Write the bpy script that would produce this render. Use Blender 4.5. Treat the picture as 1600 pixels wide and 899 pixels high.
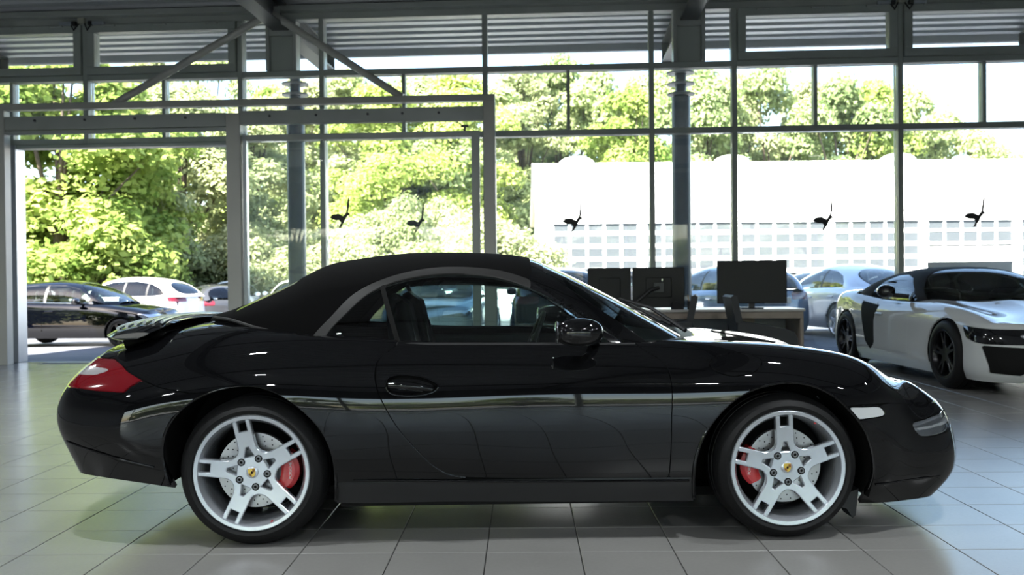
import bpy, math, random
import numpy as np
from mathutils import Matrix, Vector

for _o in list(bpy.data.objects):
    bpy.data.objects.remove(_o, do_unlink=True)
SC = bpy.context.scene
COL = SC.collection
random.seed(7)
RNG = np.random.default_rng(11)
PI = math.pi

# ------------------------------------------------------------------ camera
CAM_F, CAM_H, CAM_PITCH, CAM_ROLL = 1517.0, 1.168, -0.0105, -0.0097
cd = bpy.data.cameras.new('camera')
cam = bpy.data.objects.new('camera', cd)
COL.objects.link(cam)
cd.sensor_width = 36.0
cd.lens = CAM_F / 1600.0 * 36.0
cd.clip_end = 400
_cp, _sp = math.cos(CAM_PITCH), math.sin(CAM_PITCH)
_fw = Vector((0, _cp, _sp)); _u0 = Vector((0, -_sp, _cp)); _r0 = Vector((1, 0, 0))
_rt = _r0 * math.cos(CAM_ROLL) + _u0 * math.sin(CAM_ROLL)
_up = -_r0 * math.sin(CAM_ROLL) + _u0 * math.cos(CAM_ROLL)
_m = Matrix((_rt, _up, -_fw)).transposed().to_4x4()
_m.translation = Vector((0, 0, CAM_H))
cam.matrix_world = _m
cd.dof.use_dof = True
cd.dof.focus_distance = 4.3
cd.dof.aperture_fstop = 4.5
SC.camera = cam

# ------------------------------------------------------------------ sky, sun, exposure
SUN_EL, SUN_AZ = math.radians(48), math.radians(35)   # sun stands behind the camera, to its left
world = bpy.data.worlds.new('sky'); SC.world = world
world.use_nodes = True
_nt = world.node_tree; _nt.nodes.clear()
_sky = _nt.nodes.new('ShaderNodeTexSky')
_sky.sky_type = 'NISHITA'; _sky.sun_disc = False
_sky.sun_elevation = SUN_EL
_sky.sun_rotation = math.radians(180) + SUN_AZ
_sky.air_density = 1.0; _sky.dust_density = 1.5; _sky.ozone_density = 1.0
_bg = _nt.nodes.new('ShaderNodeBackground'); _bg.inputs['Strength'].default_value = 0.16
_wo = _nt.nodes.new('ShaderNodeOutputWorld')
_nt.links.new(_sky.outputs[0], _bg.inputs[0]); _nt.links.new(_bg.outputs[0], _wo.inputs[0])
sd = bpy.data.lights.new('sun', 'SUN'); sd.energy = 10.5; sd.angle = math.radians(0.6); sd.color = (1.0, .95, .86)
sun = bpy.data.objects.new('sun', sd); COL.objects.link(sun)
_sv = Vector((-math.sin(SUN_AZ) * math.cos(SUN_EL), -math.cos(SUN_AZ) * math.cos(SUN_EL), math.sin(SUN_EL)))
sun.rotation_euler = _sv.to_track_quat('Z', 'Y').to_euler()
sun.location = (-10, -14, 24)
vs = SC.view_settings
SC.display_settings.display_device = 'sRGB'
vs.view_transform = 'Standard'; vs.look = 'None'; vs.exposure = 2.2; vs.gamma = 1.0; vs.use_curve_mapping = False
SC.cycles.transparent_max_bounces = 40
SC.cycles.max_bounces = 10
SC.cycles.diffuse_bounces = 4
SC.cycles.glossy_bounces = 5
SC.cycles.sample_clamp_indirect = 8.0
SC.cycles.caustics_reflective = False
SC.cycles.caustics_refractive = False
LAMP_POWER = 19.0

# ------------------------------------------------------------------ materials
MATS = {}
def new_mat(name):
    m = bpy.data.materials.new(name); m.use_nodes = True
    m.node_tree.nodes.clear()
    return m, m.node_tree
def pbr(name, col, rough=.5, metal=0., spec=.5, coat=0., noise=None, bump=None, emit=None, trans=0.):
    """plain principled surface; noise=(scale, amount) varies the colour, bump=(scale, strength) gives fine relief"""
    if name in MATS: return MATS[name]
    m, nt = new_mat(name)
    b = nt.nodes.new('ShaderNodeBsdfPrincipled'); o = nt.nodes.new('ShaderNodeOutputMaterial')
    nt.links.new(b.outputs[0], o.inputs[0])
    b.inputs['Base Color'].default_value = (*col, 1); b.inputs['Roughness'].default_value = rough
    b.inputs['Metallic'].default_value = metal; b.inputs['Specular IOR Level'].default_value = spec
    b.inputs['Coat Weight'].default_value = coat; b.inputs['Coat Roughness'].default_value = .02
    if emit:
        b.inputs['Emission Color'].default_value = (*emit[0], 1); b.inputs['Emission Strength'].default_value = emit[1]
    if trans: b.inputs['Transmission Weight'].default_value = trans
    tc = nt.nodes.new('ShaderNodeTexCoord')
    if noise:
        n = nt.nodes.new('ShaderNodeTexNoise'); n.inputs['Scale'].default_value = noise[0]; n.inputs['Detail'].default_value = 6
        nt.links.new(tc.outputs['Object'], n.inputs['Vector'])
        r = nt.nodes.new('ShaderNodeValToRGB')
        k = noise[1]
        r.color_ramp.elements[0].position = .3; r.color_ramp.elements[1].position = .7
        r.color_ramp.elements[0].color = (*[max(0, c * (1 - k)) for c in col], 1)
        r.color_ramp.elements[1].color = (*[min(1, c * (1 + k)) for c in col], 1)
        nt.links.new(n.outputs['Fac'], r.inputs[0]); nt.links.new(r.outputs[0], b.inputs['Base Color'])
    if bump:
        n2 = nt.nodes.new('ShaderNodeTexNoise'); n2.inputs['Scale'].default_value = bump[0]; n2.inputs['Detail'].default_value = 4
        nt.links.new(tc.outputs['Object'], n2.inputs['Vector'])
        bp = nt.nodes.new('ShaderNodeBump'); bp.inputs['Strength'].default_value = bump[1]; bp.inputs['Distance'].default_value = .01
        nt.links.new(n2.outputs['Fac'], bp.inputs['Height']); nt.links.new(bp.outputs[0], b.inputs['Normal'])
    MATS[name] = m
    return m
def paint(name, col, rough=.25, metal=0.):
    return pbr('paint_' + name, col, rough=rough, metal=metal, spec=.0, coat=1.0)
def thin_glass(name, tint, ior=1.5, rough=0., veil=0.):
    if name in MATS: return MATS[name]
    m, nt = new_mat(name)
    o = nt.nodes.new('ShaderNodeOutputMaterial'); mx = nt.nodes.new('ShaderNodeMixShader')
    fr = nt.nodes.new('ShaderNodeFresnel'); fr.inputs['IOR'].default_value = ior
    t = nt.nodes.new('ShaderNodeBsdfTransparent'); t.inputs[0].default_value = (*tint, 1)
    g = nt.nodes.new('ShaderNodeBsdfGlossy'); g.inputs['Roughness'].default_value = rough; g.inputs[0].default_value = (1, 1, 1, 1)
    nt.links.new(fr.outputs[0], mx.inputs[0]); nt.links.new(t.outputs[0], mx.inputs[1]); nt.links.new(g.outputs[0], mx.inputs[2])
    last = mx
    if veil:      # pale haze mixed into the glass in place of daylight reflections
        tr = nt.nodes.new('ShaderNodeBsdfTranslucent'); tr.inputs[0].default_value = (.9, .95, .95, 1)
        m2 = nt.nodes.new('ShaderNodeMixShader'); m2.inputs[0].default_value = veil
        nt.links.new(mx.outputs[0], m2.inputs[1]); nt.links.new(tr.outputs[0], m2.inputs[2]); last = m2
    nt.links.new(last.outputs[0], o.inputs[0])
    MATS[name] = m
    return m
def leaf_mat(name, c1, c2, trans=.45):
    if name in MATS: return MATS[name]
    m, nt = new_mat(name)
    o = nt.nodes.new('ShaderNodeOutputMaterial'); mx = nt.nodes.new('ShaderNodeMixShader'); mx.inputs[0].default_value = trans
    d = nt.nodes.new('ShaderNodeBsdfDiffuse'); t = nt.nodes.new('ShaderNodeBsdfTranslucent')
    tc = nt.nodes.new('ShaderNodeTexCoord'); n = nt.nodes.new('ShaderNodeTexNoise'); n.inputs['Scale'].default_value = 1.1
    n.inputs['Detail'].default_value = 5
    oi = nt.nodes.new('ShaderNodeObjectInfo'); ad = nt.nodes.new('ShaderNodeMath'); ad.operation = 'MULTIPLY_ADD'
    ad.inputs[1].default_value = .35
    r = nt.nodes.new('ShaderNodeValToRGB')
    r.color_ramp.elements[0].position = .38; r.color_ramp.elements[1].position = .85
    r.color_ramp.elements[0].color = (*c1, 1); r.color_ramp.elements[1].color = (*c2, 1)
    nt.links.new(tc.outputs['Object'], n.inputs['Vector']); nt.links.new(oi.outputs['Random'], ad.inputs[0])
    nt.links.new(n.outputs['Fac'], ad.inputs[2]); nt.links.new(ad.outputs[0], r.inputs[0])
    nt.links.new(r.outputs[0], d.inputs[0]); nt.links.new(r.outputs[0], t.inputs[0])
    nt.links.new(d.outputs[0], mx.inputs[1]); nt.links.new(t.outputs[0], mx.inputs[2]); nt.links.new(mx.outputs[0], o.inputs[0])
    MATS[name] = m
    return m

M_FRAME = pbr('frame_grey', (.36, .40, .375), .42, noise=(3, .06))
M_FRAMEL = pbr('frame_bare', (.42, .46, .50), .3, .6)
M_STEEL = pbr('steel_grey', (.38, .41, .39), .38, noise=(2, .08))
M_DARKSTEEL = pbr('steel_dark', (.05, .055, .06), .4)
M_COLUMN = pbr('column_blue', (.030, .050, .085), .3)
M_DISC = pbr('column_disc', (.32, .34, .36), .4)
M_GLASS = thin_glass('pane_glass', (.955, .98, .965), 1.42, veil=.018)
M_CGLASS = thin_glass('car_glass', (.60, .70, .68), 1.5)
M_CGLASS_D = thin_glass('car_glass_dark', (.22, .27, .28), 1.5)
M_CLEAR = thin_glass('lamp_glass', (.9, .92, .95), 1.5)
M_BLACK = pbr('black_plastic', (.012, .012, .013), .45)
M_MATTE = pbr('black_matte', (.006, .006, .006), .8, spec=.2)
M_GLOSSB = pbr('black_gloss', (.005, .005, .006), .08, coat=1.)
M_RUBBER = pbr('tyre_rubber', (.006, .006, .0065), .6, spec=.3, bump=(90, .15))
M_RIM = pbr('rim_silver', (.62, .65, .70), .27, .75)
M_RIMD = pbr('rim_dark', (.02, .02, .022), .25, .6)
M_BOLT = pbr('bolt_grey', (.16, .17, .18), .4, .6)
M_BRAKE = pbr('brake_iron', (.45, .45, .46), .35, .9)
M_RED = pbr('caliper_red', (.55, .008, .012), .25, coat=1.)
M_CHROME = pbr('chrome', (.8, .82, .85), .08, 1.)
M_WHITE = pbr('white_plain', (.8, .8, .8), .4)
M_GOLD = pbr('badge_gold', (.75, .52, .10), .3, .5)
M_BRED = pbr('badge_red', (.30, .02, .02), .4)
M_TAIL = pbr('tail_red', (.15, .002, .006), .06, coat=1.)
M_TAILC = pbr('tail_clear', (.62, .60, .62), .12, .5, coat=1.)
M_LENS = pbr('lens_pale', (.60, .62, .64), .15, coat=1.)
M_LAMP = pbr('lamp_silver', (.55, .57, .60), .12, .8, coat=1.)

# ------------------------------------------------------------------ object helpers
def tag(o, label=None, cat=None, group=None, kind=None):
    if label: o['label'] = label
    if cat: o['category'] = cat
    if group: o['group'] = group
    if kind: o['kind'] = kind
    return o
def thing(name, label=None, cat=None, loc=(0, 0, 0), rz=0., group=None, kind=None):
    o = bpy.data.objects.new(name, None); COL.objects.link(o)
    o.empty_display_size = .2
    o.location = loc; o.rotation_euler = (0, 0, rz)
    return tag(o, label, cat, group, kind)
def make_mesh(name, V, F, mat, N=None, smooth=False):
    me = bpy.data.meshes.new(name)
    me.from_pydata([tuple(map(float, v)) for v in V], [], [tuple(int(i) for i in f) for f in F])
    if mat is not None:
        for mm in (mat if isinstance(mat, (list, tuple)) else [mat]): me.materials.append(mm)
    if smooth or N is not None:
        me.polygons.foreach_set('use_smooth', [True] * len(me.polygons))
    me.update()
    if N is not None:
        me.normals_split_custom_set_from_vertices([tuple(map(float, n)) for n in N])
    return me
def link(name, me, parent=None, loc=None, rot=None):
    o = bpy.data.objects.new(name, me); COL.objects.link(o)
    if parent is not None: o.parent = parent
    if loc is not None: o.location = loc
    if rot is not None: o.rotation_euler = rot
    return o
def obj(name, V, F, mat, parent=None, N=None, smooth=False, loc=None, rot=None):
    return link(name, make_mesh(name, V, F, mat, N, smooth), parent, loc, rot)
class MB:
    """collects boxes, tubes, prisms and lathes of ONE object"""
    def __init__(s): s.V = []; s.F = []
    def add(s, V, F):
        b = len(s.V); s.V += [tuple(v) for v in V]; s.F += [tuple(i + b for i in f) for f in F]; return s
    def box(s, c, d, ch=0., M=None):
        x, y, z = [k / 2 for k in d]
        ch = min(ch, .45 * min(d))
        if ch <= 0:
            V = [(sx * x, sy * y, sz * z) for sx in (-1, 1) for sy in (-1, 1) for sz in (-1, 1)]
            F = [(0, 1, 3, 2), (4, 6, 7, 5), (0, 4, 5, 1), (2, 3, 7, 6), (0, 2, 6, 4), (1, 5, 7, 3)]
        else:
            V = []; F = []
            idx = {}
            for sx in (-1, 1):
                for sy in (-1, 1):
                    for sz in (-1, 1):
                        for a in range(3):
                            p = [sx * x, sy * y, sz * z]
                            for b_ in range(3):
                                if b_ != a: p[b_] -= (sx, sy, sz)[b_] * ch
                            idx[(sx, sy, sz, a)] = len(V); V.append(tuple(p))
            for a in range(3):
                b_, c_ = [(1, 2), (2, 0), (0, 1)][a]
                for sg in (-1, 1):
                    q = []
                    for t, u in ((-1, -1), (1, -1), (1, 1), (-1, 1)):
                        k = [0, 0, 0]; k[a] = sg; k[b_] = t; k[c_] = u
                        q.append(idx[(*k, a)])
                    F.append(tuple(q if sg > 0 else q[::-1]))
                for t in (-1, 1):
                    for u in (-1, 1):
                        k0 = [0, 0, 0]; k1 = [0, 0, 0]
                        k0[a] = -1; k1[a] = 1
                        for k in (k0, k1): k[b_] = t; k[c_] = u
                        f = (idx[(*k0, b_)], idx[(*k1, b_)], idx[(*k1, c_)], idx[(*k0, c_)])
                        F.append(f if t * u < 0 else f[::-1])
            for sx in (-1, 1):
                for sy in (-1, 1):
                    for sz in (-1, 1):
                        f = tuple(idx[(sx, sy, sz, a)] for a in range(3))
                        F.append(f if sx * sy * sz > 0 else f[::-1])
        V = [Vector(v) for v in V]
        if M is not None: V = [M @ v for v in V]
        V = [(v[0] + c[0], v[1] + c[1], v[2] + c[2]) for v in V]
        return s.add(V, F)
    def beam(s, a, b, w, hgt, ch=0., up=(0, 0, 1)):
        a, b = Vector(a), Vector(b); d = b - a; L = d.length; x = d.normalized()
        y = Vector(up).cross(x).normalized(); z = x.cross(y)
        M = Matrix((x, y, z)).transposed()
        return s.box((a + b) / 2, (L, w, hgt), ch, M)
    def tube(s, pts, r, n=10, cap=True, closed=False):
        pts = [Vector(p) for p in pts]; m = len(pts); V = []; F = []
        ref = None
        for i, p in enumerate(pts):
            if closed: t = (pts[(i + 1) % m] - pts[i - 1]).normalized()
            else: t = (pts[min(i + 1, m - 1)] - pts[max(i - 1, 0)]).normalized()
            if ref is None:
                ref = Vector((0, 0, 1)) if abs(t.z) < .9 else Vector((1, 0, 0))
            a = (ref - t * ref.dot(t)).normalized(); b = t.cross(a); ref = a
            rr = r[i] if isinstance(r, (list, tuple)) else r
            for k in range(n):
                th = 2 * PI * k / n
                V.append(p + a * (rr * math.cos(th)) + b * (rr * math.sin(th)))
        for i in range(m if closed else m - 1):
            j = (i + 1) % m
            for k in range(n):
                F.append((i * n + k, i * n + (k + 1) % n, j * n + (k + 1) % n, j * n + k))
        if cap and not closed:
            F.append(tuple(range(n))[::-1]); F.append(tuple((m - 1) * n + k for k in range(n)))
        return s.add(V, F)
    def lathe(s, prof, n=32, M=None, cap=False):
        """profile of (r, h) turned round the local z axis"""
        V = []; F = []
        m = len(prof)
        for r, hh in prof:
            for k in range(n):
                th = 2 * PI * k / n; V.append(Vector((r * math.cos(th), r * math.sin(th), hh)))
        for i in range(m - 1):
            for k in range(n):
                F.append((i * n + k, i * n + (k + 1) % n, (i + 1) * n + (k + 1) % n, (i + 1) * n + k))
        if cap:
            F.append(tuple(range(n))[::-1]); F.append(tuple((m - 1) * n + k for k in range(n)))
        if M is not None: V = [M @ v for v in V]
        return s.add(V, F)
    def prism(s, poly, a, b, ax='y'):
        """2-D polygon extruded between a and b along an axis"""
        n = len(poly)
        def mk(p, t):
            return {'y': (p[0], t, p[1]), 'x': (t, p[0], p[1]), 'z': (p[0], p[1], t)}[ax]
        V = [mk(p, a) for p in poly] + [mk(p, b) for p in poly]
        F = [tuple(range(n)), tuple(range(n, 2 * n))[::-1]]
        F += [(i, n + i, n + (i + 1) % n, (i + 1) % n) for i in range(n)]
        return s.add(V, F)
    def blob(s, c, r, nu=16, nv=10, p=1., M=None):
        V = []; F = []
        def sg(a): return math.copysign(abs(a) ** p, a)
        for j in range(nv + 1):
            ph = -PI / 2 + PI * j / nv
            for i in range(nu):
                th = 2 * PI * i / nu
                V.append(Vector((r[0] * sg(math.cos(ph)) * sg(math.cos(th)), r[1] * sg(math.cos(ph)) * sg(math.sin(th)), r[2] * sg(math.sin(ph)))))
        for j in range(nv):
            for i in range(nu):
                F.append((j * nu + i, j * nu + (i + 1) % nu, (j + 1) * nu + (i + 1) % nu, (j + 1) * nu + i))
        if M is not None: V = [M @ v for v in V]
        V = [(v[0] + c[0], v[1] + c[1], v[2] + c[2]) for v in V]
        return s.add(V, F)
    def build(s, name, mat, parent=None, smooth=False, loc=None, rot=None):
        me = make_mesh(name, s.V, s.F, mat, None, smooth)
        if smooth:
            try: me.set_sharp_from_angle(angle=math.radians(40))
            except Exception: pass
        return link(name, me, parent, loc, rot)
def copy_tree(o, parent=None):
    c = o.copy(); COL.objects.link(c); c.parent = parent
    for ch in list(o.children): copy_tree(ch, c)
    return c

# ------------------------------------------------------------------ surfaces: splines, clipping, panels
def cspline(t, Y, q):
    """natural cubic spline through Y(t), evaluated at q"""
    t = np.asarray(t, float); Y = np.asarray(Y, float); q = np.asarray(q, float)
    n = len(t); hh = np.diff(t)
    A = np.zeros((n, n)); B = np.zeros((n,) + Y.shape[1:])
    A[0, 0] = A[-1, -1] = 1
    for i in range(1, n - 1):
        A[i, i - 1] = hh[i - 1]; A[i, i] = 2 * (hh[i - 1] + hh[i]); A[i, i + 1] = hh[i]
        B[i] = 6 * ((Y[i + 1] - Y[i]) / hh[i] - (Y[i] - Y[i - 1]) / hh[i - 1])
    K = np.linalg.solve(A, B.reshape(n, -1)).reshape(B.shape)
    i = np.clip(np.searchsorted(t, q) - 1, 0, n - 2)
    d = q - t[i]; H = hh[i]
    sh = (-1,) + (1,) * (Y.ndim - 1)
    d = d.reshape(sh); H = H.reshape(sh)
    a = Y[i]; b = (Y[i + 1] - Y[i]) / H - H * (2 * K[i] + K[i + 1]) / 6
    return a + b * d + K[i] / 2 * d ** 2 + (K[i + 1] - K[i]) / (6 * H) * d ** 3
def lerp_tab(tab, x):
    tab = sorted(tab); return np.interp(x, [p[0] for p in tab], [p[1] for p in tab])
def smooth_tab(tab, x):
    tab = sorted(tab); return cspline([p[0] for p in tab], [p[1] for p in tab], np.clip(x, tab[0][0], tab[-1][0]))
def smooth_poly(pts, k=6):
    """closed Catmull-Rom through pts"""
    P = np.asarray(pts, float); n = len(P); out = []
    for i in range(n):
        p0, p1, p2, p3 = P[i - 1], P[i], P[(i + 1) % n], P[(i + 2) % n]
        for s in range(k):
            t = s / k
            out.append(.5 * ((2 * p1) + (p2 - p0) * t + (2 * p0 - 5 * p1 + 4 * p2 - p3) * t * t + (3 * p1 - p0 - 3 * p2 + p3) * t ** 3))
    return np.array(out)
def smooth_open(pts, k=6):
    P = np.asarray(pts, float); t = np.concatenate([[0], np.cumsum(np.linalg.norm(np.diff(P, axis=0), axis=1))])
    return cspline(t, P, np.linspace(0, t[-1], (len(P) - 1) * k + 1))
def sdf_poly(pts, x, z):
    """signed distance (inside negative) of points to a closed polygon"""
    P = np.asarray(pts, float); Q = np.roll(P, -1, axis=0)
    best = np.full(x.shape, 1e9); ins = np.zeros(x.shape, bool)
    for (ax, az), (bx, bz) in zip(P, Q):
        dx, dz = bx - ax, bz - az
        L = dx * dx + dz * dz
        if L < 1e-14: continue
        t = np.clip(((x - ax) * dx + (z - az) * dz) / L, 0, 1)
        best = np.minimum(best, (x - ax - t * dx) ** 2 + (z - az - t * dz) ** 2)
        c = ((az > z) != (bz > z))
        with np.errstate(divide='ignore', invalid='ignore'):
            xi = ax + (z - az) * dx / (dz if dz != 0 else 1e-12)
        ins ^= c & (x < xi)
    return np.where(ins, -1, 1) * np.sqrt(best)
class Surf:
    """grid surface with analytic normals, kept as vertices, normals and quads"""
    def __init__(s, G, flip=False):
        nv, nu = G.shape[:2]
        du = np.gradient(G, axis=1); dv = np.gradient(G, axis=0)
        N = np.cross(du, dv); L = np.linalg.norm(N, axis=2, keepdims=True); L[L < 1e-9] = 1
        N = N / L
        if flip: N = -N
        i = np.arange(nv * nu).reshape(nv, nu)
        Q = np.stack([i[:-1, :-1], i[:-1, 1:], i[1:, 1:], i[1:, :-1]], -1).reshape(-1, 4)
        if flip: Q = Q[:, ::-1]
        s.V = G.reshape(-1, 3); s.N = N.reshape(-1, 3); s.Q = Q
    def mirrored(s):
        o = Surf.__new__(Surf); k = np.array([1, -1, 1.])
        o.V = s.V * k; o.N = s.N * k; o.Q = s.Q[:, ::-1]
        return o
    def both(s):
        o = Surf.__new__(Surf); m = s.mirrored(); n = len(s.V)
        o.V = np.vstack([s.V, m.V]); o.N = np.vstack([s.N, m.N]); o.Q = np.vstack([s.Q, m.Q + n])
        return o
def clip(S, d):
    """keep the part of the surface where d < 0; new vertices on the zero line"""
    ins = d < 0
    cnt = ins[S.Q].sum(1)
    faces = [tuple(q) for q in S.Q[cnt == 4]]
    V = list(S.V); N = list(S.N); cache = {}
    def cut(a, b):
        k = (a, b) if a < b else (b, a)
        if k in cache: return cache[k]
        t = d[a] / (d[a] - d[b])
        V.append(S.V[a] + t * (S.V[b] - S.V[a])); n = S.N[a] + t * (S.N[b] - S.N[a])
        N.append(n / (np.linalg.norm(n) + 1e-12)); cache[k] = len(V) - 1
        return cache[k]
    for q in S.Q[(cnt > 0) & (cnt < 4)]:
        for tri in ((q[0], q[1], q[2]), (q[0], q[2], q[3])):
            out = []
            for i in range(3):
                a, b = tri[i], tri[(i + 1) % 3]
                if ins[a]: out.append(int(a))
                if ins[a] != ins[b]: out.append(cut(int(a), int(b)))
            if len(out) >= 3: faces.append(tuple(out))
    return V, N, faces
def panel(name, S, d, mat, parent, depth=.012, off=0.):
    """a body panel: the surface where d < 0, with a returned edge of the given depth"""
    V, N, F = clip(S, d)
    if not F: return None
    used = sorted({i for f in F for i in f}); mp = {}
    PV, PN = [], []
    key = {}
    for i in used:
        k = (round(float(V[i][0]), 5), round(float(V[i][1]), 5), round(float(V[i][2]), 5))
        if k in key: mp[i] = key[k]; continue
        key[k] = mp[i] = len(PV); PV.append(np.array(V[i]) + off * np.array(N[i])); PN.append(np.array(N[i]))
    FF = []
    for f in F:
        g = []
        for i in f:
            j = mp[i]
            if not g or g[-1] != j: g.append(j)
        if g and g[0] == g[-1]: g.pop()
        if len(set(g)) >= 3 and len(set(g)) == len(g): FF.append(tuple(g))
    if depth:
        cnt = {}
        for f in FF:
            for i in range(len(f)):
                a, b = f[i], f[(i + 1) % len(f)]
                cnt[(a, b)] = cnt.get((a, b), 0) + 1
        bd = [(a, b) for (a, b) in cnt if (b, a) not in cnt]
        ring = {}
        def low(a):
            if a not in ring:
                ring[a] = len(PV); PV.append(PV[a] - depth * PN[a]); PN.append(PN[a])
            return ring[a]
        for a, b in bd: FF.append((a, low(a), low(b), b)[::-1] if False else (b, a, low(a), low(b)))
    return obj(name, PV, FF, mat, parent, N=PN)

# ------------------------------------------------------------------ car lofts
def loft(xs, rows, nu=240, nv=84):
    """lower body, right half (y < 0). xs: side stations; rows from sill to centre line:
    (w list, z list, rear tip (x, z), front tip (x, z))"""
    ctrl = []
    ang = [22.5, 45, 67.5]
    for w, z, rt, ft in rows:
        pts = [(rt[0], 0, rt[1])]
        for a in ang[::-1]:
            s, c = math.sin(math.radians(a)), math.cos(math.radians(a))
            pts.append((xs[0] + (rt[0] - xs[0]) * s, -w[0] * c, z[0] + (rt[1] - z[0]) * (1 - c)))
        pts += [(x, -a, b) for x, a, b in zip(xs, w, z)]
        for a in ang:
            s, c = math.sin(math.radians(a)), math.cos(math.radians(a))
            pts.append((xs[-1] + (ft[0] - xs[-1]) * s, -w[-1] * c, z[-1] + (ft[1] - z[-1]) * (1 - c)))
        pts.append((ft[0], 0, ft[1]))
        ctrl.append(pts)
    C = np.array(ctrl)
    k = np.array([1, -1, 1.])
    d = np.linalg.norm(np.diff(C, axis=1), axis=2).mean(0)
    t = np.concatenate([[0], np.cumsum(d)])
    te = np.concatenate([[-(t[1])], t, [2 * t[-1] - t[-2]]])
    q = np.linspace(0, t[-1], nu)
    dense = []
    for r in range(len(C)):
        if r == len(C) - 1: dense.append(cspline(t, C[r], q))
        else:
            e = np.vstack([C[r, 1] * k, C[r], C[r, -2] * k]); dense.append(cspline(te, e, q))
    D = np.array(dense)
    D[:-1, 0, 1] = 0; D[:-1, -1, 1] = 0; D[-1, :, 1] = 0
    d = np.linalg.norm(np.diff(D, axis=0), axis=2).mean(1)
    t = np.concatenate([[0], np.cumsum(d)])
    De = np.concatenate([D, (D[-2] * k)[None]]); te = np.concatenate([t, [2 * t[-1] - t[-2]]])
    G = cspline(te, De, np.linspace(0, t[-1], nv))
    return G
def greenhouse(zc, wb, zb, x0, x1, nu=150, nv=48, lean=.20, flat=.70, c1=.72):
    """cabin surface above the belt: centre profile zc(x), foot (wb(x), zb(x)); right half"""
    x = np.linspace(x0, x1, nu)
    c = smooth_tab(zc, x); w = smooth_tab(wb, x); b = smooth_tab(zb, x)
    h = np.maximum(c - b, .004)
    t = np.linspace(0, 1, nv)[:, None]
    b0, b1, b2, b3 = (1 - t) ** 3, 3 * t * (1 - t) ** 2, 3 * t * t * (1 - t), t ** 3
    Wd = b0 * w + b1 * (w - lean * h) + b2 * (flat * w) + b3 * 0
    Z = b0 * b + b1 * (b + c1 * h) + b2 * c + b3 * c
    return np.stack([np.broadcast_to(x, Wd.shape), -Wd, Z], -1)

def star_mesh(d_fn, c_fn, r0, r1, nr, na, thick, bev=.004):
    """plate in polar grid kept where d_fn(a, b) < 0, with bevelled edges; returns V, F in (a, b, c)"""
    r = np.linspace(r0, r1, nr); th = np.linspace(0, 2 * PI, na, endpoint=False)
    R, T = np.meshgrid(r, th, indexing='ij')
    A, B = R * np.cos(T), R * np.sin(T)
    S = Surf.__new__(Surf)
    S.V = np.stack([A, B, c_fn(R)], -1).reshape(-1, 3); S.N = np.tile(np.array([0, 0, 1.]), (len(S.V), 1))
    i = np.arange(nr * na).reshape(nr, na); j = np.roll(i, -1, axis=1)
    S.Q = np.stack([i[:-1], i[1:], j[1:], j[:-1]], -1).reshape(-1, 4)
    d = d_fn(A.ravel(), B.ravel()) + bev
    V, N, F = clip(S, d)
    used = sorted({k for f in F for k in f}); mp = {k: n for n, k in enumerate(used)}
    PV = [np.array(V[k]) for k in used]; FF = [tuple(mp[k] for k in f) for f in F]
    cnt = set()
    for f in FF:
        for k in range(len(f)): cnt.add((f[k], f[(k + 1) % len(f)]))
    bd = [(a, b) for a, b in cnt if (b, a) not in cnt]
    bv = sorted({a for e in bd for a in e})
    pa = np.array([PV[k] for k in bv])
    e = 1e-4
    gx = (d_fn(pa[:, 0] + e, pa[:, 1]) - d_fn(pa[:, 0] - e, pa[:, 1])); gy = (d_fn(pa[:, 0], pa[:, 1] + e) - d_fn(pa[:, 0], pa[:, 1] - e))
    L = np.hypot(gx, gy) + 1e-9; gx /= L; gy /= L
    m1, m2 = {}, {}
    for n, k in enumerate(bv):
        p = PV[k]
        m1[k] = len(PV); PV.append(p + np.array([gx[n] * bev, gy[n] * bev, -bev]))
        m2[k] = len(PV); PV.append(p + np.array([gx[n] * bev, gy[n] * bev, -thick]))
    for a, b in bd:
        FF.append((b, a, m1[a], m1[b])); FF.append((m1[b], m1[a], m2[a], m2[b]))
    return PV, FF
def smin(a, b, k):
    hh = np.clip(.5 + .5 * (b - a) / k, 0, 1)
    return b + (a - b) * hh - k * hh * (1 - hh)
def seg_box(A, B, th, r0, r1, hw0, hw1):
    """distance-like field of a spoke along angle th"""
    u = A * math.cos(th) + B * math.sin(th); v = -A * math.sin(th) + B * math.cos(th)
    w = hw0 + (hw1 - hw0) * np.clip((u - r0) / (r1 - r0), 0, 1)
    return np.maximum(np.abs(v) - w, np.maximum(r0 - u, u - r1))
WHEEL_CACHE = {}
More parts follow.
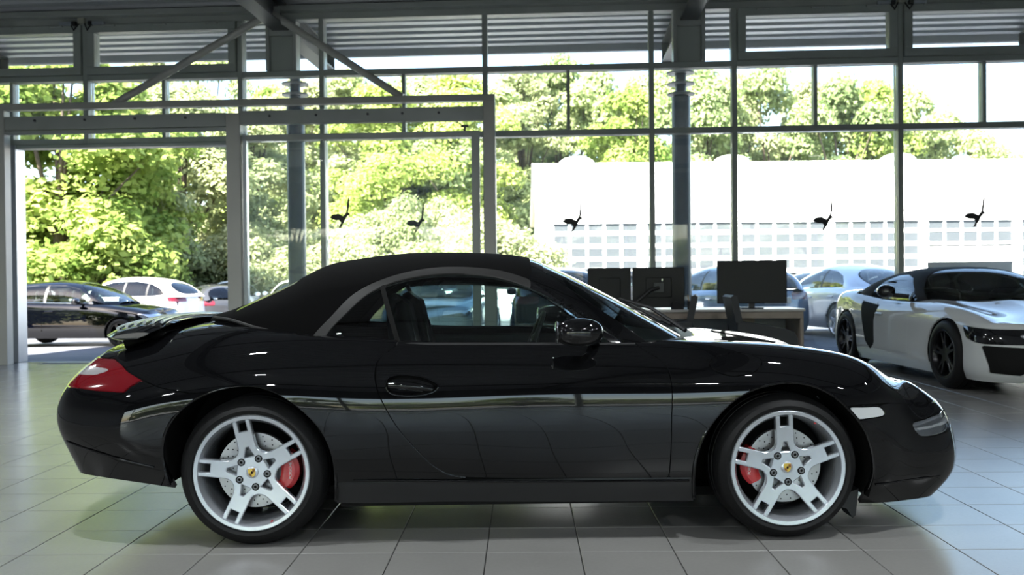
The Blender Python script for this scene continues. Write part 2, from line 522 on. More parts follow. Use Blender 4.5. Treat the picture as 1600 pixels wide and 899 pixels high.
def wheel(parent, x, side, zc, y_face, R, rim_r, width, style, rim_mat, rot=0., group=None, detail=True, name='wheel', steer=0.):
    """tyre with rim, spokes, bolts and brake; side -1 is the right-hand side of the car"""
    key = (style, round(R, 3), round(rim_r, 3), round(width, 3))
    if key not in WHEEL_CACHE:
        k = rim_r / .254
        ty = MB().lathe([(rim_r - .002, .012), (rim_r + .006, .026), (rim_r + .020, .031), (R - .040, .022), (R - .024, .008), (R - .011, -.012), (R - .003, -.034),
                         (R, -.05), (R, -.055), (R - .008, -.057), (R - .008, -.066), (R, -.068), (R, -width * .5), (R - .008, -width * .5 - .002),
                         (R - .008, -width * .5 - .011), (R, -width * .5 - .013), (R, -width + .03), (R - .02, -width), (rim_r, -width)], 72)
        rim = MB().lathe([(rim_r - .001, .010), (rim_r + .002, .022), (rim_r - .003, .027), (rim_r - .018 * k, .025), (rim_r - .021 * k, .020),
                          (rim_r - .026 * k, .004), (rim_r - .034 * k, -.012), (rim_r - .040 * k, -.06), (rim_r - .040 * k, -width + .05), (rim_r - .01, -width + .01)], 72)
        if style == 'fork':
            ths = [PI / 2 + 2 * PI * i / 5 for i in range(5)]
            def dfn(A, B):
                d = np.hypot(A, B) - .083
                for th in ths: d = smin(d, seg_box(A, B, th, .02, .236, .040, .0385), .05)
                for th in ths:
                    u = A * math.cos(th) + B * math.sin(th); v = -A * math.sin(th) + B * math.cos(th)
                    slot = np.maximum(np.abs(v) - .0165, np.abs(u - .212) - .026) - .002
                    q = u - .072
                    tri = np.maximum(.94 * np.abs(v) + .34 * q - .0165, np.maximum(-q, q - .037)) - .003
                    d = np.maximum(d, np.maximum(-slot, -tri) * 1.0) if False else np.maximum(np.maximum(d, -slot), -tri)
                return d
            V, F = star_mesh(dfn, lambda r: .004 + .014 * np.clip((r - .06) / .17, 0, 1) ** 1.3, .004, .236, 72, 400, .030, .0035)
        elif style == 'ten':
            def dfn(A, B):
                d = np.hypot(A, B) - .07 * k
                for i in range(5):
                    for s in (-1, 1):
                        d = smin(d, seg_box(A, B, 2 * PI * i / 5 + s * .17, .03 * k, rim_r - .02, .020, .011), .02)
                return d
            V, F = star_mesh(dfn, lambda r: .002 + .012 * r / rim_r, .004, rim_r - .018, 26, 150, .03, .003)
        else:
            n = int(style)
            def dfn(A, B):
                d = np.hypot(A, B) - .075 * k
                for i in range(n): d = smin(d, seg_box(A, B, PI / 2 + 2 * PI * i / n, .03, rim_r - .018, .036 * 5 / n, .030 * 5 / n), .04)
                return d
            V, F = star_mesh(dfn, lambda r: .0 + .014 * r / rim_r, .004, rim_r - .016, 22, 120, .03, .003)
        WHEEL_CACHE[key] = (ty, rim, (V, F), {})
    ty, rim, (SV, SF), mcache = WHEEL_CACHE[key]
    # local (a, b, c) -> x, z, outward
    fl = side * 1.0
    def conv(V): return [(v[0], fl * v[2], v[1]) for v in V]
    def fc(F): return [f[::-1] if side > 0 else f for f in F]
    def cached(nm, mat, V, F, smooth=True):
        kk = (nm, side, mat.name)
        if kk not in mcache:
            me = make_mesh(nm, conv(V), fc(F), mat, None, smooth)
            if smooth:
                try: me.set_sharp_from_angle(angle=math.radians(38))
                except Exception: pass
            mcache[kk] = me
        return mcache[kk]
    w = link(name, cached('tyre', M_RUBBER, ty.V, ty.F), parent, (x, side * y_face, zc), (0, rot, steer))
    r = link('rim', cached('rim', rim_mat, rim.V, rim.F), w)
    sp = link('spokes', cached('spokes', rim_mat, SV, SF), w)
    hole = MB().lathe([(.0, -width + .04), (rim_r - .04, -width + .04)], 40)
    link('inner_dish', cached('inner_dish', M_MATTE, hole.V, hole.F), w)
    if detail:
        disc = MB().lathe([(.055, -.052), (.062, -.048), (.165, -.048), (.165, -.078), (.05, -.078)], 60)
        link('brake_disc', cached('brake_disc', M_BRAKE, disc.V, disc.F), w)
        cap = MB().lathe([(.0, .0115), (.022, .0115), (.026, .009), (.027, .002)], 28)
        link('centre_cap', cached('centre_cap', rim_mat, cap.V, cap.F), w)
    return w

# ------------------------------------------------------------------ the black convertible
CAR_X, CAR_Y, CAR_YAW = -1.1441 - .86 * math.sin(.0145), 4.248 + .86 * math.cos(.0145), .0145
def build_hero():
    T = thing('convertible_sports_car', 'black convertible sports car with black fabric roof on the tiled showroom floor', 'car', (CAR_X, CAR_Y, 0), CAR_YAW)
    PNT = paint('hero_black', (.0035, .0036, .0042), .2)
    xs = [-.75, -.45, -.15, .15, .45, .75, 1.15, 1.55, 1.85, 2.1, 2.35, 2.6, 2.8, 2.98]
    rows = [
     ([.74, .80, .82, .82, .815, .812, .81, .81, .81, .81, .80, .79, .76, .70], [.295, .262, .22, .19, .172, .172, .168, .163, .163, .16, .15, .14, .13, .13], (-.945, .315), (3.24, .13)),
     ([.80, .865, .880, .880, .864, .848, .843, .843, .847, .860, .872, .862, .83, .75], [.435, .37, .34, .315, .29, .278, .265, .258, .256, .25, .24, .235, .23, .23], (-1.02, .43), (3.35, .22)),
     ([.82, .885, .902, .902, .886, .869, .861, .861, .868, .882, .893, .885, .85, .765], [.53, .50, .49, .485, .465, .45, .44, .44, .44, .44, .45, .44, .40, .37], (-1.06, .53), (3.365, .35)),
     ([.80, .875, .900, .902, .884, .868, .862, .862, .870, .884, .890, .875, .825, .72], [.63, .645, .66, .66, .65, .64, .64, .64, .64, .645, .65, .63, .585, .525], (-1.05, .63), (3.32, .46)),
     ([.74, .815, .848, .852, .836, .825, .822, .822, .827, .836, .835, .81, .762, .66], [.725, .765, .80, .81, .80, .785, .78, .78, .78, .782, .782, .752, .69, .60], (-.97, .735), (3.235, .54)),
     ([.62, .69, .735, .752, .758, .758, .756, .752, .748, .738, .718, .692, .645, .565], [.805, .855, .895, .905, .892, .872, .866, .862, .858, .850, .838, .808, .748, .648], (-.86, .82), (3.145, .59)),
     ([.44, .50, .55, .57, .585, .59, .59, .59, .59, .58, .57, .55, .51, .44], [.848, .918, .952, .958, .945, .93, .92, .90, .878, .864, .850, .812, .750, .655], (-.815, .85), (3.115, .605)),
     ([.24, .27, .29, .30, .31, .31, .31, .31, .32, .32, .32, .31, .28, .24], [.862, .940, .975, .985, .97, .95, .93, .91, .89, .872, .842, .795, .738, .657], (-.80, .858), (3.107, .608)),
     ([0] * 14, [.866, .948, .985, 1.0, .98, .96, .94, .92, .905, .884, .852, .803, .744, .66], (-.795, .862), (3.10, .61)),
    ]
    G = loft(xs, rows, 300, 100)
    S = Surf(G); SM = S.mirrored()
    # ---- outlines (x, z) in the side view
    r_arch = smooth_open([(-.325, -.05), (-.345, .20), (-.376, .326), (-.38, .475), (-.337, .566), (-.269, .633), (-.189, .676), (-.09, .703), (.008, .708), (.112, .677), (.215, .61), (.298, .525), (.347, .424), (.363, .331), (.36, .17), (.36, -.05)])
    f_arch = smooth_open([(1.945, -.05), (1.945, .169), (1.938, .266), (1.95, .376), (1.989, .477), (2.057, .569), (2.151, .644), (2.258, .683), (2.353, .695), (2.454, .681), (2.55, .635), (2.635, .558), (2.694, .477), (2.728, .375), (2.733, .264), (2.712, .188), (2.70, .12), (2.69, -.05)])
    door = np.vstack([smooth_open([(.632, .905), (.622, .865), (.587, .843), (.546, .799), (.538, .745), (.556, .664), (.589, .595), (.639, .51), (.73, .402), (.827, .316), (.889, .293), (.981, .284), (1.276, .277), (1.586, .273), (1.82, .270)]),
                      smooth_open([(1.832, .285), (1.839, .411), (1.843, .58), (1.841, .718), (1.826, .767), (1.787, .805), (1.718, .848), (1.68, .905)])])
    tail = np.array([(-1.3, .815), (-.672, .812), (-.617, .792), (-.57, .765), (-.485, .732), (-.537, .703), (-.563, .679), (-.709, .683), (-.80, .69), (-1.3, .69)])
    marker = smooth_poly([(2.612, .580), (2.640, .548), (2.664, .526), (2.72, .529), (2.788, .535), (2.797, .552), (2.768, .578), (2.69, .580)], 3)
    flamp = smooth_poly([(2.964, .488), (2.984, .442), (3.026, .424), (3.12, .430), (3.22, .455), (3.22, .52), (3.10, .515), (3.03, .500)], 3)
    rbump = np.array([(-1.4, -.2), (-1.4, .69), (-.80, .69), (-.709, .683), (-.563, .679), (-.537, .703), (-.485, .732), (-.405, .703), (-.262, .677), (-.15, .676), (-.1, .5), (-.1, -.2)])
    fbump = np.array([(2.45, -.2), (2.45, .575), (2.578, .580), (2.678, .590), (2.834, .588), (2.948, .570), (3.1, .566), (3.6, .575), (3.6, -.2)])
    fuel = smooth_poly([(2.016, .776), (2.054, .808), (2.148, .821), (2.232, .803), (2.249, .779), (2.209, .741), (2.121, .723), (2.046, .742)], 5)
    handle = smooth_poly([(.586, .704), (.598, .731), (.637, .741), (.73, .735), (.802, .707), (.816, .688), (.789, .665), (.719, .652), (.635, .656), (.598, .672)], 4)
    cabin = smooth_poly([(-.33, -.3), (-.33, .0), (-.30, .28), (-.18, .48), (-.03, .60), (.11, .672), (.25, .722), (.6, .740), (1.2, .740), (1.65, .735), (1.78, .71), (1.88, .62), (1.965, .40), (2.0, .15), (2.01, 0), (2.01, -.3)], 4)
    hood = smooth_poly([(2.07, -.3), (2.07, .0), (2.06, .25), (2.02, .42), (1.95, .548), (2.1, .553), (2.35, .54), (2.6, .505), (2.8, .45), (2.95, .385), (3.04, .29), (3.085, .14), (3.092, 0), (3.092, -.3)], 4)
    hlamp = smooth_poly([(3.07, .50), (3.055, .60), (2.98, .675), (2.88, .705), (2.80, .685), (2.80, .60), (2.87, .52), (2.97, .46)], 5)
    lid = smooth_poly([(-.76, -.3), (-.76, 0), (-.75, .35), (-.69, .47), (-.55, .53), (-.42, .545), (-.40, .40), (-.385, .2), (-.38, 0), (-.38, -.3)], 4)
    deck = smooth_poly([(-.37, -.3), (-.37, 0), (-.375, .3), (-.40, .56), (-.2, .655), (.0, .69), (.2, .718), (.30, .70), (.3, .3), (.3, -.3)], 4)
    X, Wd, Z = S.V[:, 0], np.abs(S.V[:, 1]), S.V[:, 2]
    sd = lambda p: sdf_poly(p, X, Z)
    pl = lambda p: sdf_poly(p, X, Wd)
    g = .003
    d_ra, d_fa = sd(r_arch), sd(f_arch)
    arch = np.maximum(-d_ra, -d_fa)
    d_door = sd(door); d_rb = sd(rbump); d_fb = sd(fbump)
    d_tail = np.maximum(sd(tail), .44 - Wd); d_mk = sd(marker); d_fl = np.maximum(sd(flamp), .30 - Wd)
    d_hood = pl(hood); d_cab = pl(cabin)
    d_hl = np.maximum(pl(hlamp), .56 - Z)
    d_lid = np.maximum(pl(lid), .78 - Z); d_deck = np.maximum(pl(deck), .8 - Z)
    d_cowl = np.maximum(np.maximum(pl(np.array([(1.6, -.2), (1.6, .735), (1.78, .735), (1.92, .60), (1.96, .552), (2.12, .552), (2.12, -.2)])), -d_cab), .8 - Z)
    d_sill = np.maximum(Z - .272, np.maximum(.33 - X, X - 1.98))
    d_fuel = sd(fuel); d_hand = sd(handle)
    mx = lambda *a: np.maximum.reduce(a)
    no = lambda d: -d + g
    B2 = S.both(); dup = lambda d: np.concatenate([d, d])
    big = mx(arch, -d_cab)
    full = mx(d_fb + g, arch, no(d_fl), no(d_mk), no(d_hl))
    panel('front_bumper', B2, dup(full), PNT, T, .02)
    panel('rear_bumper', B2, dup(mx(d_rb + g, arch, no(d_tail))), PNT, T, .02)
    panel('hood', B2, dup(mx(d_hood + g, -d_cab, no(d_fb))), PNT, T, .012)
    panel('cowl_panel', B2, dup(mx(d_cowl + g, no(d_hood))), M_BLACK, T, .012)
    panel('engine_lid', B2, dup(mx(d_lid + g, -d_cab, no(d_rb))), PNT, T, .012)
    panel('top_cover', B2, dup(mx(d_deck + g, -d_cab, no(d_lid))), PNT, T, .012)
    for s, SS in ((-1, S), (1, SM)):
        rest = mx(arch, -d_cab, no(d_rb), no(d_fb), no(d_tail), no(d_mk), no(d_hl), no(d_hood), no(d_lid), no(d_deck), no(d_cowl), no(d_fl), no(d_sill))
        ff = mx(rest, no(d_door), 1.30 - X)
        if s < 0:
            panel('fuel_flap', SS, mx(d_fuel + .003, arch), PNT, T, .01)
            ff = mx(ff, -d_fuel + .003)
        panel('front_fender', SS, ff, PNT, T, .03)
        panel('rear_quarter_panel', SS, mx(rest, no(d_door), X - 1.30), PNT, T, .03)
        dr = panel('door', SS, mx(d_door + g, -d_cab, no(d_sill), -d_hand), PNT, T, .015)
        panel('handle_recess', SS, d_hand, PNT, dr, 0., -.016)
        panel('sill', SS, mx(d_sill + g, arch), pbr('sill_black', (.012, .0125, .014), .35, coat=.3), T, .03)
        tl = panel('tail_light', SS, mx(d_tail + g, no(d_rb)), M_TAIL, T, .02, .002)
        clr = smooth_poly([(-1.1, .785), (-.75, .775), (-.672, .766), (-.71, .752), (-.77, .744), (-1.1, .742)], 3)
        panel('reversing_lens', SS, mx(d_tail + .006, sd(clr)), M_TAILC, tl, .004, .0035)
        mk = panel('side_marker_lamp', SS, d_mk + g, M_LENS, T, .02)
        fl = panel('running_lamp', SS, d_fl + g, M_LAMP, T, .02, -.012)
        panel('lamp_lens', SS, d_fl + g, M_CLEAR, fl, 0, .001)
        panel('lamp_bar', SS, mx(d_fl + .008, np.abs(Z - .463 - .10 * (X - 3.03)) - .006), M_WHITE, fl, .006, -.006)
        hl = panel('headlight', SS, d_hl + g, M_LAMP, T, .02, -.02)
        panel('headlight_lens', SS, d_hl + g, M_CLEAR, hl, 0, .001)
        # door handle: grip bar bridging the recess
        gp = MB(); pts = []
        for i in range(9):
            t = i / 8; x = .60 + .19 * t
            pts.append((x, s * (.868 + .012 * math.sin(PI * t)), .701 - .02 * t * t))
        gp.tube(pts, [.010 + .008 * math.sin(PI * (.15 + .7 * i / 8)) for i in range(9)], 10)
        gp.build('handle_grip', PNT, dr, True)
        hv = S.V[(S.V[:, 2] < .85) & (S.V[:, 2] > .5)]
        def sw_(x, z): return -hv[np.argmin((hv[:, 0] - x) ** 2 + (hv[:, 2] - z) ** 2), 1]
        MB().tube([(p[0], s * (sw_(p[0], p[1]) + .000), p[1]) for p in handle[::2]], .0042, 6, closed=True).build('handle_bezel', PNT, dr, True)
        av = S.V
        def sw2(x, z):
            k = np.argsort((av[:, 0] - x) ** 2 + (av[:, 2] - z) ** 2)[:4]
            return -av[k, 1].mean()
        MB().tube([(x, s * (sw2(x, z) + .001), z) for x, z in zip(np.linspace(-.43, -.86, 14), np.linspace(.352, .452, 14))], .0045, 6).build('bumper_crease', PNT, T, True)
        MB().tube([(x, s * (sw2(x, z) + .001), z) for x, z in zip(np.linspace(2.75, 3.10, 12), np.linspace(.232, .238, 12))], .0045, 6).build('bumper_crease', PNT, T, True)
        # fine bright crease of the sill
        sc = MB().tube([(.44, s * .863, .282), (.60, s * .857, .280), (.80, s * .850, .2735), (1.15, s * .8465, .266), (1.55, s * .8465, .262), (1.92, s * .853, .262)], .0055, 8)
        sc.build('sill_edge', PNT, T, True)
        lipf = MB().tube([(p[0], s * (np.interp(p[1], [0, .3, .7], [.80, .868, .884]) - .004), p[1]) for p in f_arch if p[1] > (.20 if p[0] > 2.35 else .17)], .008, 8)
        lipf.build('arch_lip', PNT, T, True)
        lipr = MB().tube([(p[0], s * (np.interp(p[1], [0, .3, .55, .7], [.80, .875, .895, .885]) - .006), p[1]) for p in r_arch if p[1] > (.27 if p[0] < 0 else .18)], .008, 8)
        lipr.build('arch_lip', PNT, T, True)
        for pts_, cx in ((r_arch, 0.), (f_arch, 2.35)):
            V = []; F = []; P = [p for p in pts_ if p[1] > (.255 if cx == 0 and p[0] < 0 else .17)]
            for p in P:
                for yy in (.872, .80, .46): V.append((p[0] + (.012 if p[0] > cx else -.012) * 0, s * yy, p[1] + .004))
            for i in range(len(P) - 1):
                for k in range(2): F.append((i * 3 + k, i * 3 + k + 1, i * 3 + k + 4, i * 3 + k + 3))
            b = len(V); V += [(p[0], s * .46, p[1]) for p in P]; F.append(tuple(range(b, b + len(P))))
            obj('wheel_arch_liner', V, F, M_MATTE, T, smooth=True)
    # dark shell under the shut lines
    IS = Surf.__new__(Surf); IS.V = S.V - .016 * S.N; IS.N = S.N; IS.Q = S.Q
    nb = len(IS.V)
    IB = IS.both()
    panel('inner_shell', IB, dup(mx(arch + .01, -d_cab + .004, d_hand * 0 - 1, -d_hand - .012)), M_MATTE, T, 0)
    MB().box((1.15, 0, .16), (3.0, 1.2, .04)).box((-.60, 0, .36), (.5, 1.1, .05)).box((2.92, 0, .16), (.36, 1.1, .03)).box((1.15, 0, .17), (1.55, 1.60, .03)).build('underbody', M_MATTE, T)
    # flaps below the bumper by the front wheels, exhaust tips
    for s in (-1, 1):
        MB().prism([(2.70, .20), (2.685, .080), (2.672, .068), (2.645, .11), (2.60, .125), (2.62, .17)], s * .78, s * .66).build('air_flap', M_BLACK, T)
        for yy in (.52, .42): MB().tube([(-.70, s * yy, .295), (-.83, s * yy, .295)], .04, 16, cap=False).build('exhaust_tip', M_CHROME, T, True)
    # front intakes (dark mesh) and lip seen on the nose
    for s in (-1, 1):
        for i in range(3): MB().tube([(3.30 - .02 * i * 0 - .23 * max(0, t - .30) ** 1.3 * 2.0, s * (.30 + .34 * t), .275 + .045 * i) for t in np.linspace(0, 1, 7)], .008, 6).build('intake_slat', M_GLOSSB, T, True)
    # ---- cabin
    zc = [(-.363, .996), (-.248, 1.026), (-.099, 1.093), (.049, 1.158), (.165, 1.218), (.235, 1.248), (.34, 1.268), (.496, 1.289), (.826, 1.302), (1.157, 1.284), (1.256, 1.266), (1.33, 1.238), (1.507, 1.153), (1.725, 1.036), (1.87, .952), (2.03, .862)]
    wb = [(-.363, .22), (-.30, .33), (-.18, .49), (-.03, .61), (.11, .68), (.25, .728), (.6, .744), (1.2, .744), (1.6, .740), (1.75, .722), (1.9, .62), (2.03, .40)]
    zb = [(-.363, .965), (-.19, .955), (-.04, .925), (.10, .902), (.24, .885), (.5, .868), (1.0, .862), (1.5, .858), (1.8, .850), (2.03, .84)]
    GH = Surf(greenhouse(zc, wb, zb, -.36, 2.03, 240, 72))
    X, Wd, Z = GH.V[:, 0], np.abs(GH.V[:, 1]), GH.V[:, 2]
    fo = [(.215, .86), (.237, .901), (.32, .995), (.41, 1.091), (.522, 1.155), (.646, 1.195), (.812, 1.219), (.971, 1.216), (1.119, 1.194), (1.222, 1.16)]
    fi = [(.275, .86), (.293, .899), (.382, 1.004), (.471, 1.089), (.542, 1.131), (.677, 1.171), (.824, 1.188), (.971, 1.186), (1.118, 1.161), (1.235, 1.119), (1.353, 1.059), (1.455, .984), (1.529, .924), (1.60, .86)]
    fo_s, fi_s = smooth_open(fo), smooth_open(fi)
    pil_lo = [(1.222, 1.16), (1.324, 1.103), (1.441, 1.028), (1.558, .945), (1.69, .846)]
    gl_ed = [(1.262, 1.215), (1.365, 1.147), (1.533, 1.029), (1.711, .902), (1.80, .838)]
    fabric = np.vstack([[(-.6, 1.5), (-.6, .9)], fo_s, [(1.245, 1.18), (1.245, 1.5)]])
    dlo = np.vstack([fi_s, [(1.60, .83), (.275, .83)]])
    frame = np.vstack([fo_s, [(1.69, .83), (1.69, .80), (.2, .80)]])
    wsh = np.vstack([gl_ed, [(1.80, .78), (2.3, .78), (2.3, 1.5), (1.262, 1.5)]])
    pillar = np.vstack([pil_lo, [(1.69, .78), (1.82, .78)], gl_ed[::-1], [(1.245, 1.225), (1.245, 1.5), (1.262, 1.5)][0:1]])
    head = np.array([(1.245, 1.17), (1.262, 1.215), (1.262, 1.2), (1.30, 1.2), (1.30, 1.5), (1.245, 1.5)])
    sd = lambda p: sdf_poly(p, X, Z)
    d_fab = sd(fabric); d_dlo = sd(dlo); d_ws = sd(wsh); d_rw = np.maximum(sdf_poly(smooth_poly([(-.20, -.4), (-.20, .0), (-.20, .36), (-.17, .42), (.07, .415), (.11, .36), (.12, 0), (.12, -.4)], 4), X, Wd), -1)
    d_frm = np.maximum(sd(frame), -d_dlo)
    bline = lambda x, z: (x - .547) - (.634 - .547) * (1.138 - z) / (1.138 - .872)
    db = bline(X, Z)
    G2 = GH.both()
    FAB = pbr('roof_fabric', (.0024, .0024, .0026), .9, spec=.08, bump=(700, .25))
    TRIM = pbr('roof_seal', (.012, .0115, .011), .55)
    fab = panel('fabric_roof', G2, dup(mx(d_fab + .002, -d_rw)), FAB, T, .02)
    panel('rear_window', G2, dup(mx(d_rw + .002, d_fab + .01)), M_CGLASS_D, T, .004, -.004)
    panel('windscreen', G2, dup(mx(d_ws + .006, 1.30 - X + .0)), M_CGLASS, T, .004, -.004)
    panel('windscreen_header', G2, dup(mx(1.247 - X, X - 1.302, -d_fab, 1.19 - Z)), PNT, T, .012)
    # body of the A-pillars, seals, side glass
    up_edge = np.array(gl_ed); lo_edge = np.array(pil_lo)
    dpil = sd(np.vstack([lo_edge, [(1.70, .80), (1.82, .80)], up_edge[::-1]]))
    for s, SS in ((-1, GH), (1, GH.mirrored())):
        panel('windscreen_pillar', SS, dpil + .001, PNT, T, .03, .002)
        panel('window_seal', SS, mx(d_frm, -dpil, -d_fab, Z - 1.5, X - 1.235), TRIM, T, .02, .001)
        panel('pillar_trim', SS, mx(d_frm, -dpil, -d_fab, 1.237 - X, X - 1.70), M_GLOSSB, T, .02, .0005)
        panel('quarter_window', SS, mx(d_dlo + .001, db + .014), M_CGLASS_D, T, .004, -.006)
        panel('door_window', SS, mx(d_dlo + .001, -db + .012), M_CGLASS, T, .004, -.006)
        panel('window_divider', SS, mx(d_dlo - .002, np.abs(db + .002) - .0115), M_MATTE, T, .01, .002)
        MB().tube([(.25, s * .742, .882), (.6, s * .752, .870), (1.2, s * .752, .864), (1.70, s * .742, .857)], .010, 8).build('belt_moulding', M_BLACK, T, True)
        # door mirror
        mr = MB().blob((1.43, s * .955, .928), (.105, .085, .062), 20, 12, .85)
        mo = mr.build('door_mirror', PNT, T, True)
        MB().tube([(1.52, s * .73, .875), (1.50, s * .82, .885), (1.46, s * .90, .900)], [.03, .024, .03], 12).build('mirror_foot', PNT, mo, True)
        MB().blob((1.335, s * .955, .928), (.012, .07, .05), 16, 8).build('mirror_glass', M_CHROME, mo, True)
        MB().tube([(1.335 + .19 * t, s * (.955 + .087 * math.sin(PI * (.15 + .7 * t))), .922 - .008 * t) for t in np.linspace(0.1, .9, 7)], .0028, 6).build('mirror_seam', M_BLACK, mo, True)
    # soft top: front seam and rear edge piping
    MB().tube([(x, -np.interp(x, [-.36, -.3, -.18, -.03, .11, .25], [.2, .33, .49, .61, .68, .728]) - .006, np.interp(x, [-.36, -.19, -.04, .1, .24], [.985, .978, .944, .920, .902])) for x in np.linspace(-.33, .25, 16)], .009, 8).build('roof_piping', TRIM, T, True)
    MB().tube([(x, np.interp(x, [-.36, -.3, -.18, -.03, .11, .25], [.2, .33, .49, .61, .68, .728]) + .006, np.interp(x, [-.36, -.19, -.04, .1, .24], [.985, .978, .944, .920, .902])) for x in np.linspace(-.33, .25, 16)], .009, 8).build('roof_piping', TRIM, T, True)
    # wipers
    for a, b in (((2.0, -.38, .90), (1.72, -.02, 1.05)), ((2.02, .12, .905), (1.74, .50, 1.0))):
        p = Vector(a); q = Vector(b)
        MB().tube([p, p.lerp(q, .5) + Vector((0, 0, .03)), q], [.012, .009, .006], 8).tube([p + Vector((-.12, .0, .045)), q + Vector((.01, .03, 0))], .006, 6).build('wiper', M_BLACK, T, True)
    # ---- raised rear spoiler
    sp = MB()
    V = []; F = []
    nY = 24; prof = [(-.815, .925), (-.78, .945), (-.747, .957), (-.68, .972), (-.62, .982), (-.54, .984), (-.50, .972), (-.53, .945), (-.575, .925), (-.60, .900), (-.735, .894), (-.78, .905)]
    for j in range(nY + 1):
        y = -.64 + 1.28 * j / nY; e = 1 - (abs(y) / .66) ** 6
        arc = -.09 * (abs(y) / .64) ** 2.2
        for (x, z) in prof:
            cx, cz = -.66, .935
            V.append((cx + (x - cx) * (.45 + .55 * e) - arc * .55, y, cz + (z - cz) * (.25 + .75 * e) + arc * .25))
    m = len(prof)
    for j in range(nY):
        for i in range(m): F.append((j * m + i, j * m + (i + 1) % m, (j + 1) * m + (i + 1) % m, (j + 1) * m + i)[::-1])
    F.append(tuple(range(m))); F.append(tuple(nY * m + i for i in range(m))[::-1])
    so = obj('rear_spoiler', V, F, PNT, T, smooth=True)
    try: so.data.set_sharp_from_angle(angle=math.radians(50))
    except Exception: pass
    for i in range(6):
        x = -.755 + .042 * i
        zz = np.interp(x, [-.78, -.747, -.68, -.62, -.54], [.945, .957, .972, .982, .984])
        MB().tube([(x + .035 * (abs(t) ** 2.2), .50 * t, zz + .006 - .016 * abs(t) ** 2.5) for t in np.linspace(-1, 1, 13)], .008, 8).build('spoiler_slat', pbr('slat_grey', (.45, .47, .47), .2, .6), so, True)
    MB().prism([(-.72, .91), (-.60, .92), (-.44, .90), (-.50, .80), (-.66, .78), (-.70, .84)], -.46, .46).build('spoiler_base', M_MATTE, T)
    # ---- wheels
    for x, zc_, R, wd, rot, nm in ((0., .325, .328, .295, -.20, 'r'), (2.35, .318, .321, .24, -.06, 'f')):
        for s in (-1, 1):
            w = wheel(T, x, s, zc_, .862, R, .254, wd, 'fork', M_RIM, (rot if s < 0 else -rot + .3))
            for k in range(5):
                th = PI / 2 + PI / 5 + 2 * PI * k / 5
                cx, cy = .065 * math.cos(th), .065 * math.sin(th)
                bl = MB().lathe([(.0, .004), (.006, .004), (.0062, .010), (.0115, .010), (.0125, .003)], 14)
                me = make_mesh('lug_bolt', [(v[0] + cx, s * (v[2] + .001), v[1] + cy) for v in bl.V], [f if s < 0 else f[::-1] for f in bl.F], M_BOLT, None, True)
                link('lug_bolt', me, w)
                ck = MB().lathe([(.0, .0066), (.0165, .0066), (.0165, .0060)], 18)
                link('bolt_seat', make_mesh('bolt_seat', [(v[0] + cx, s * v[2], v[1] + cy) for v in ck.V], [f if s < 0 else f[::-1] for f in ck.F], M_MATTE), w)
            # badge: shield with quarters
            def flat(poly, c, mat, name_):
                n = len(poly)
                V = [(p[0], s * c, p[1]) for p in poly] + [(p[0], s * (c - .002), p[1]) for p in poly]
                F = [tuple(range(n)), tuple(range(n, 2 * n))[::-1]] + [(i, n + i, n + (i + 1) % n, (i + 1) % n) for i in range(n)]
                if s > 0: F = [f[::-1] for f in F]
                return obj(name_, V, F, mat, w)
            if s < 0:
                sh = [(-.0155, .0165), (-.008, .0185), (0, .0175), (.008, .0185), (.0155, .0165), (.0165, .004), (.0135, -.008), (.007, -.016), (0, -.0205), (-.007, -.016), (-.0135, -.008), (-.0165, .004)]
                flat(sh, .0135, M_GOLD, 'badge_shield')
                for k in range(3):
                    x0 = .004 + .0042 * k
                    flat([(x0, .001), (x0 + .0026, .001), (x0 + .0026, .0145), (x0, .0145)], .0142, (M_BRED, M_MATTE, M_BRED)[k], 'badge_stripe')
                    flat([(-x0 + .0005, -.002), (-x0 - .0021, -.002), (-x0 - .0021, -.0135 + .0028 * k), (-x0 + .0005, -.0155 + .0030 * k)], .0142, (M_BRED, M_MATTE, M_BRED)[k], 'badge_stripe')
                flat([(-.0035, -.005), (.0035, -.005), (.0045, .003), (0, .007), (-.0045, .003)], .0148, M_MATTE, 'badge_horse')
                hs = MB()
                for ri, rr in enumerate((.098, .116, .134, .152)):
                    for k in range(22):
                        th = 2 * PI * (k + .33 * ri) / 22
                        hs.lathe([(.0, -.0474), (.0034, -.0474), (.0034, -.049)], 6, Matrix.Translation((rr * math.cos(th), rr * math.sin(th), 0)))
                ho = obj('disc_holes', [(v[0], s * v[2], v[1]) for v in hs.V], hs.F, M_MATTE, w); ho['kind'] = 'stuff'
                va = MB().tube([(0, s * .0, 0), (0, s * .012, 0)], .0055, 8)
                th = (PI * 1.62 if nm == 'r' else PI * .32) + rot
                link('valve_cap', make_mesh('valve_cap', va.V, va.F, M_RED), w, (.231 * math.cos(th), s * .004, .231 * math.sin(th)))
            # caliper: ahead of the rear disc, behind the front disc
            cal = MB(); a0 = (.02 if nm == 'r' else PI - .02)
            V = []; F = []
            nn = 12
            for i in range(nn + 1):
                th = a0 - .50 + 1.0 * i / nn
                e = 1 - .12 * (abs(i - nn / 2) / (nn / 2)) ** 2
                for (r_, c_) in ((.118, -.10), (.118, -.030), (.140, -.022), (.180 * e, -.022), (.199 * e, -.034), (.199 * e, -.10)):
                    V.append((r_ * math.cos(th), s * c_, r_ * math.sin(th)))
            for i in range(nn):
                for k in range(6): F.append((i * 6 + k, i * 6 + (k + 1) % 6, i * 6 + 6 + (k + 1) % 6, i * 6 + 6 + k))
            F.append(tuple(range(6))); F.append(tuple(nn * 6 + k for k in range(6)))
            co = obj('brake_caliper', V, F, M_RED, T, loc=(x, s * .862, zc_), smooth=True)
            try: co.data.set_sharp_from_angle(angle=math.radians(30))
            except Exception: pass
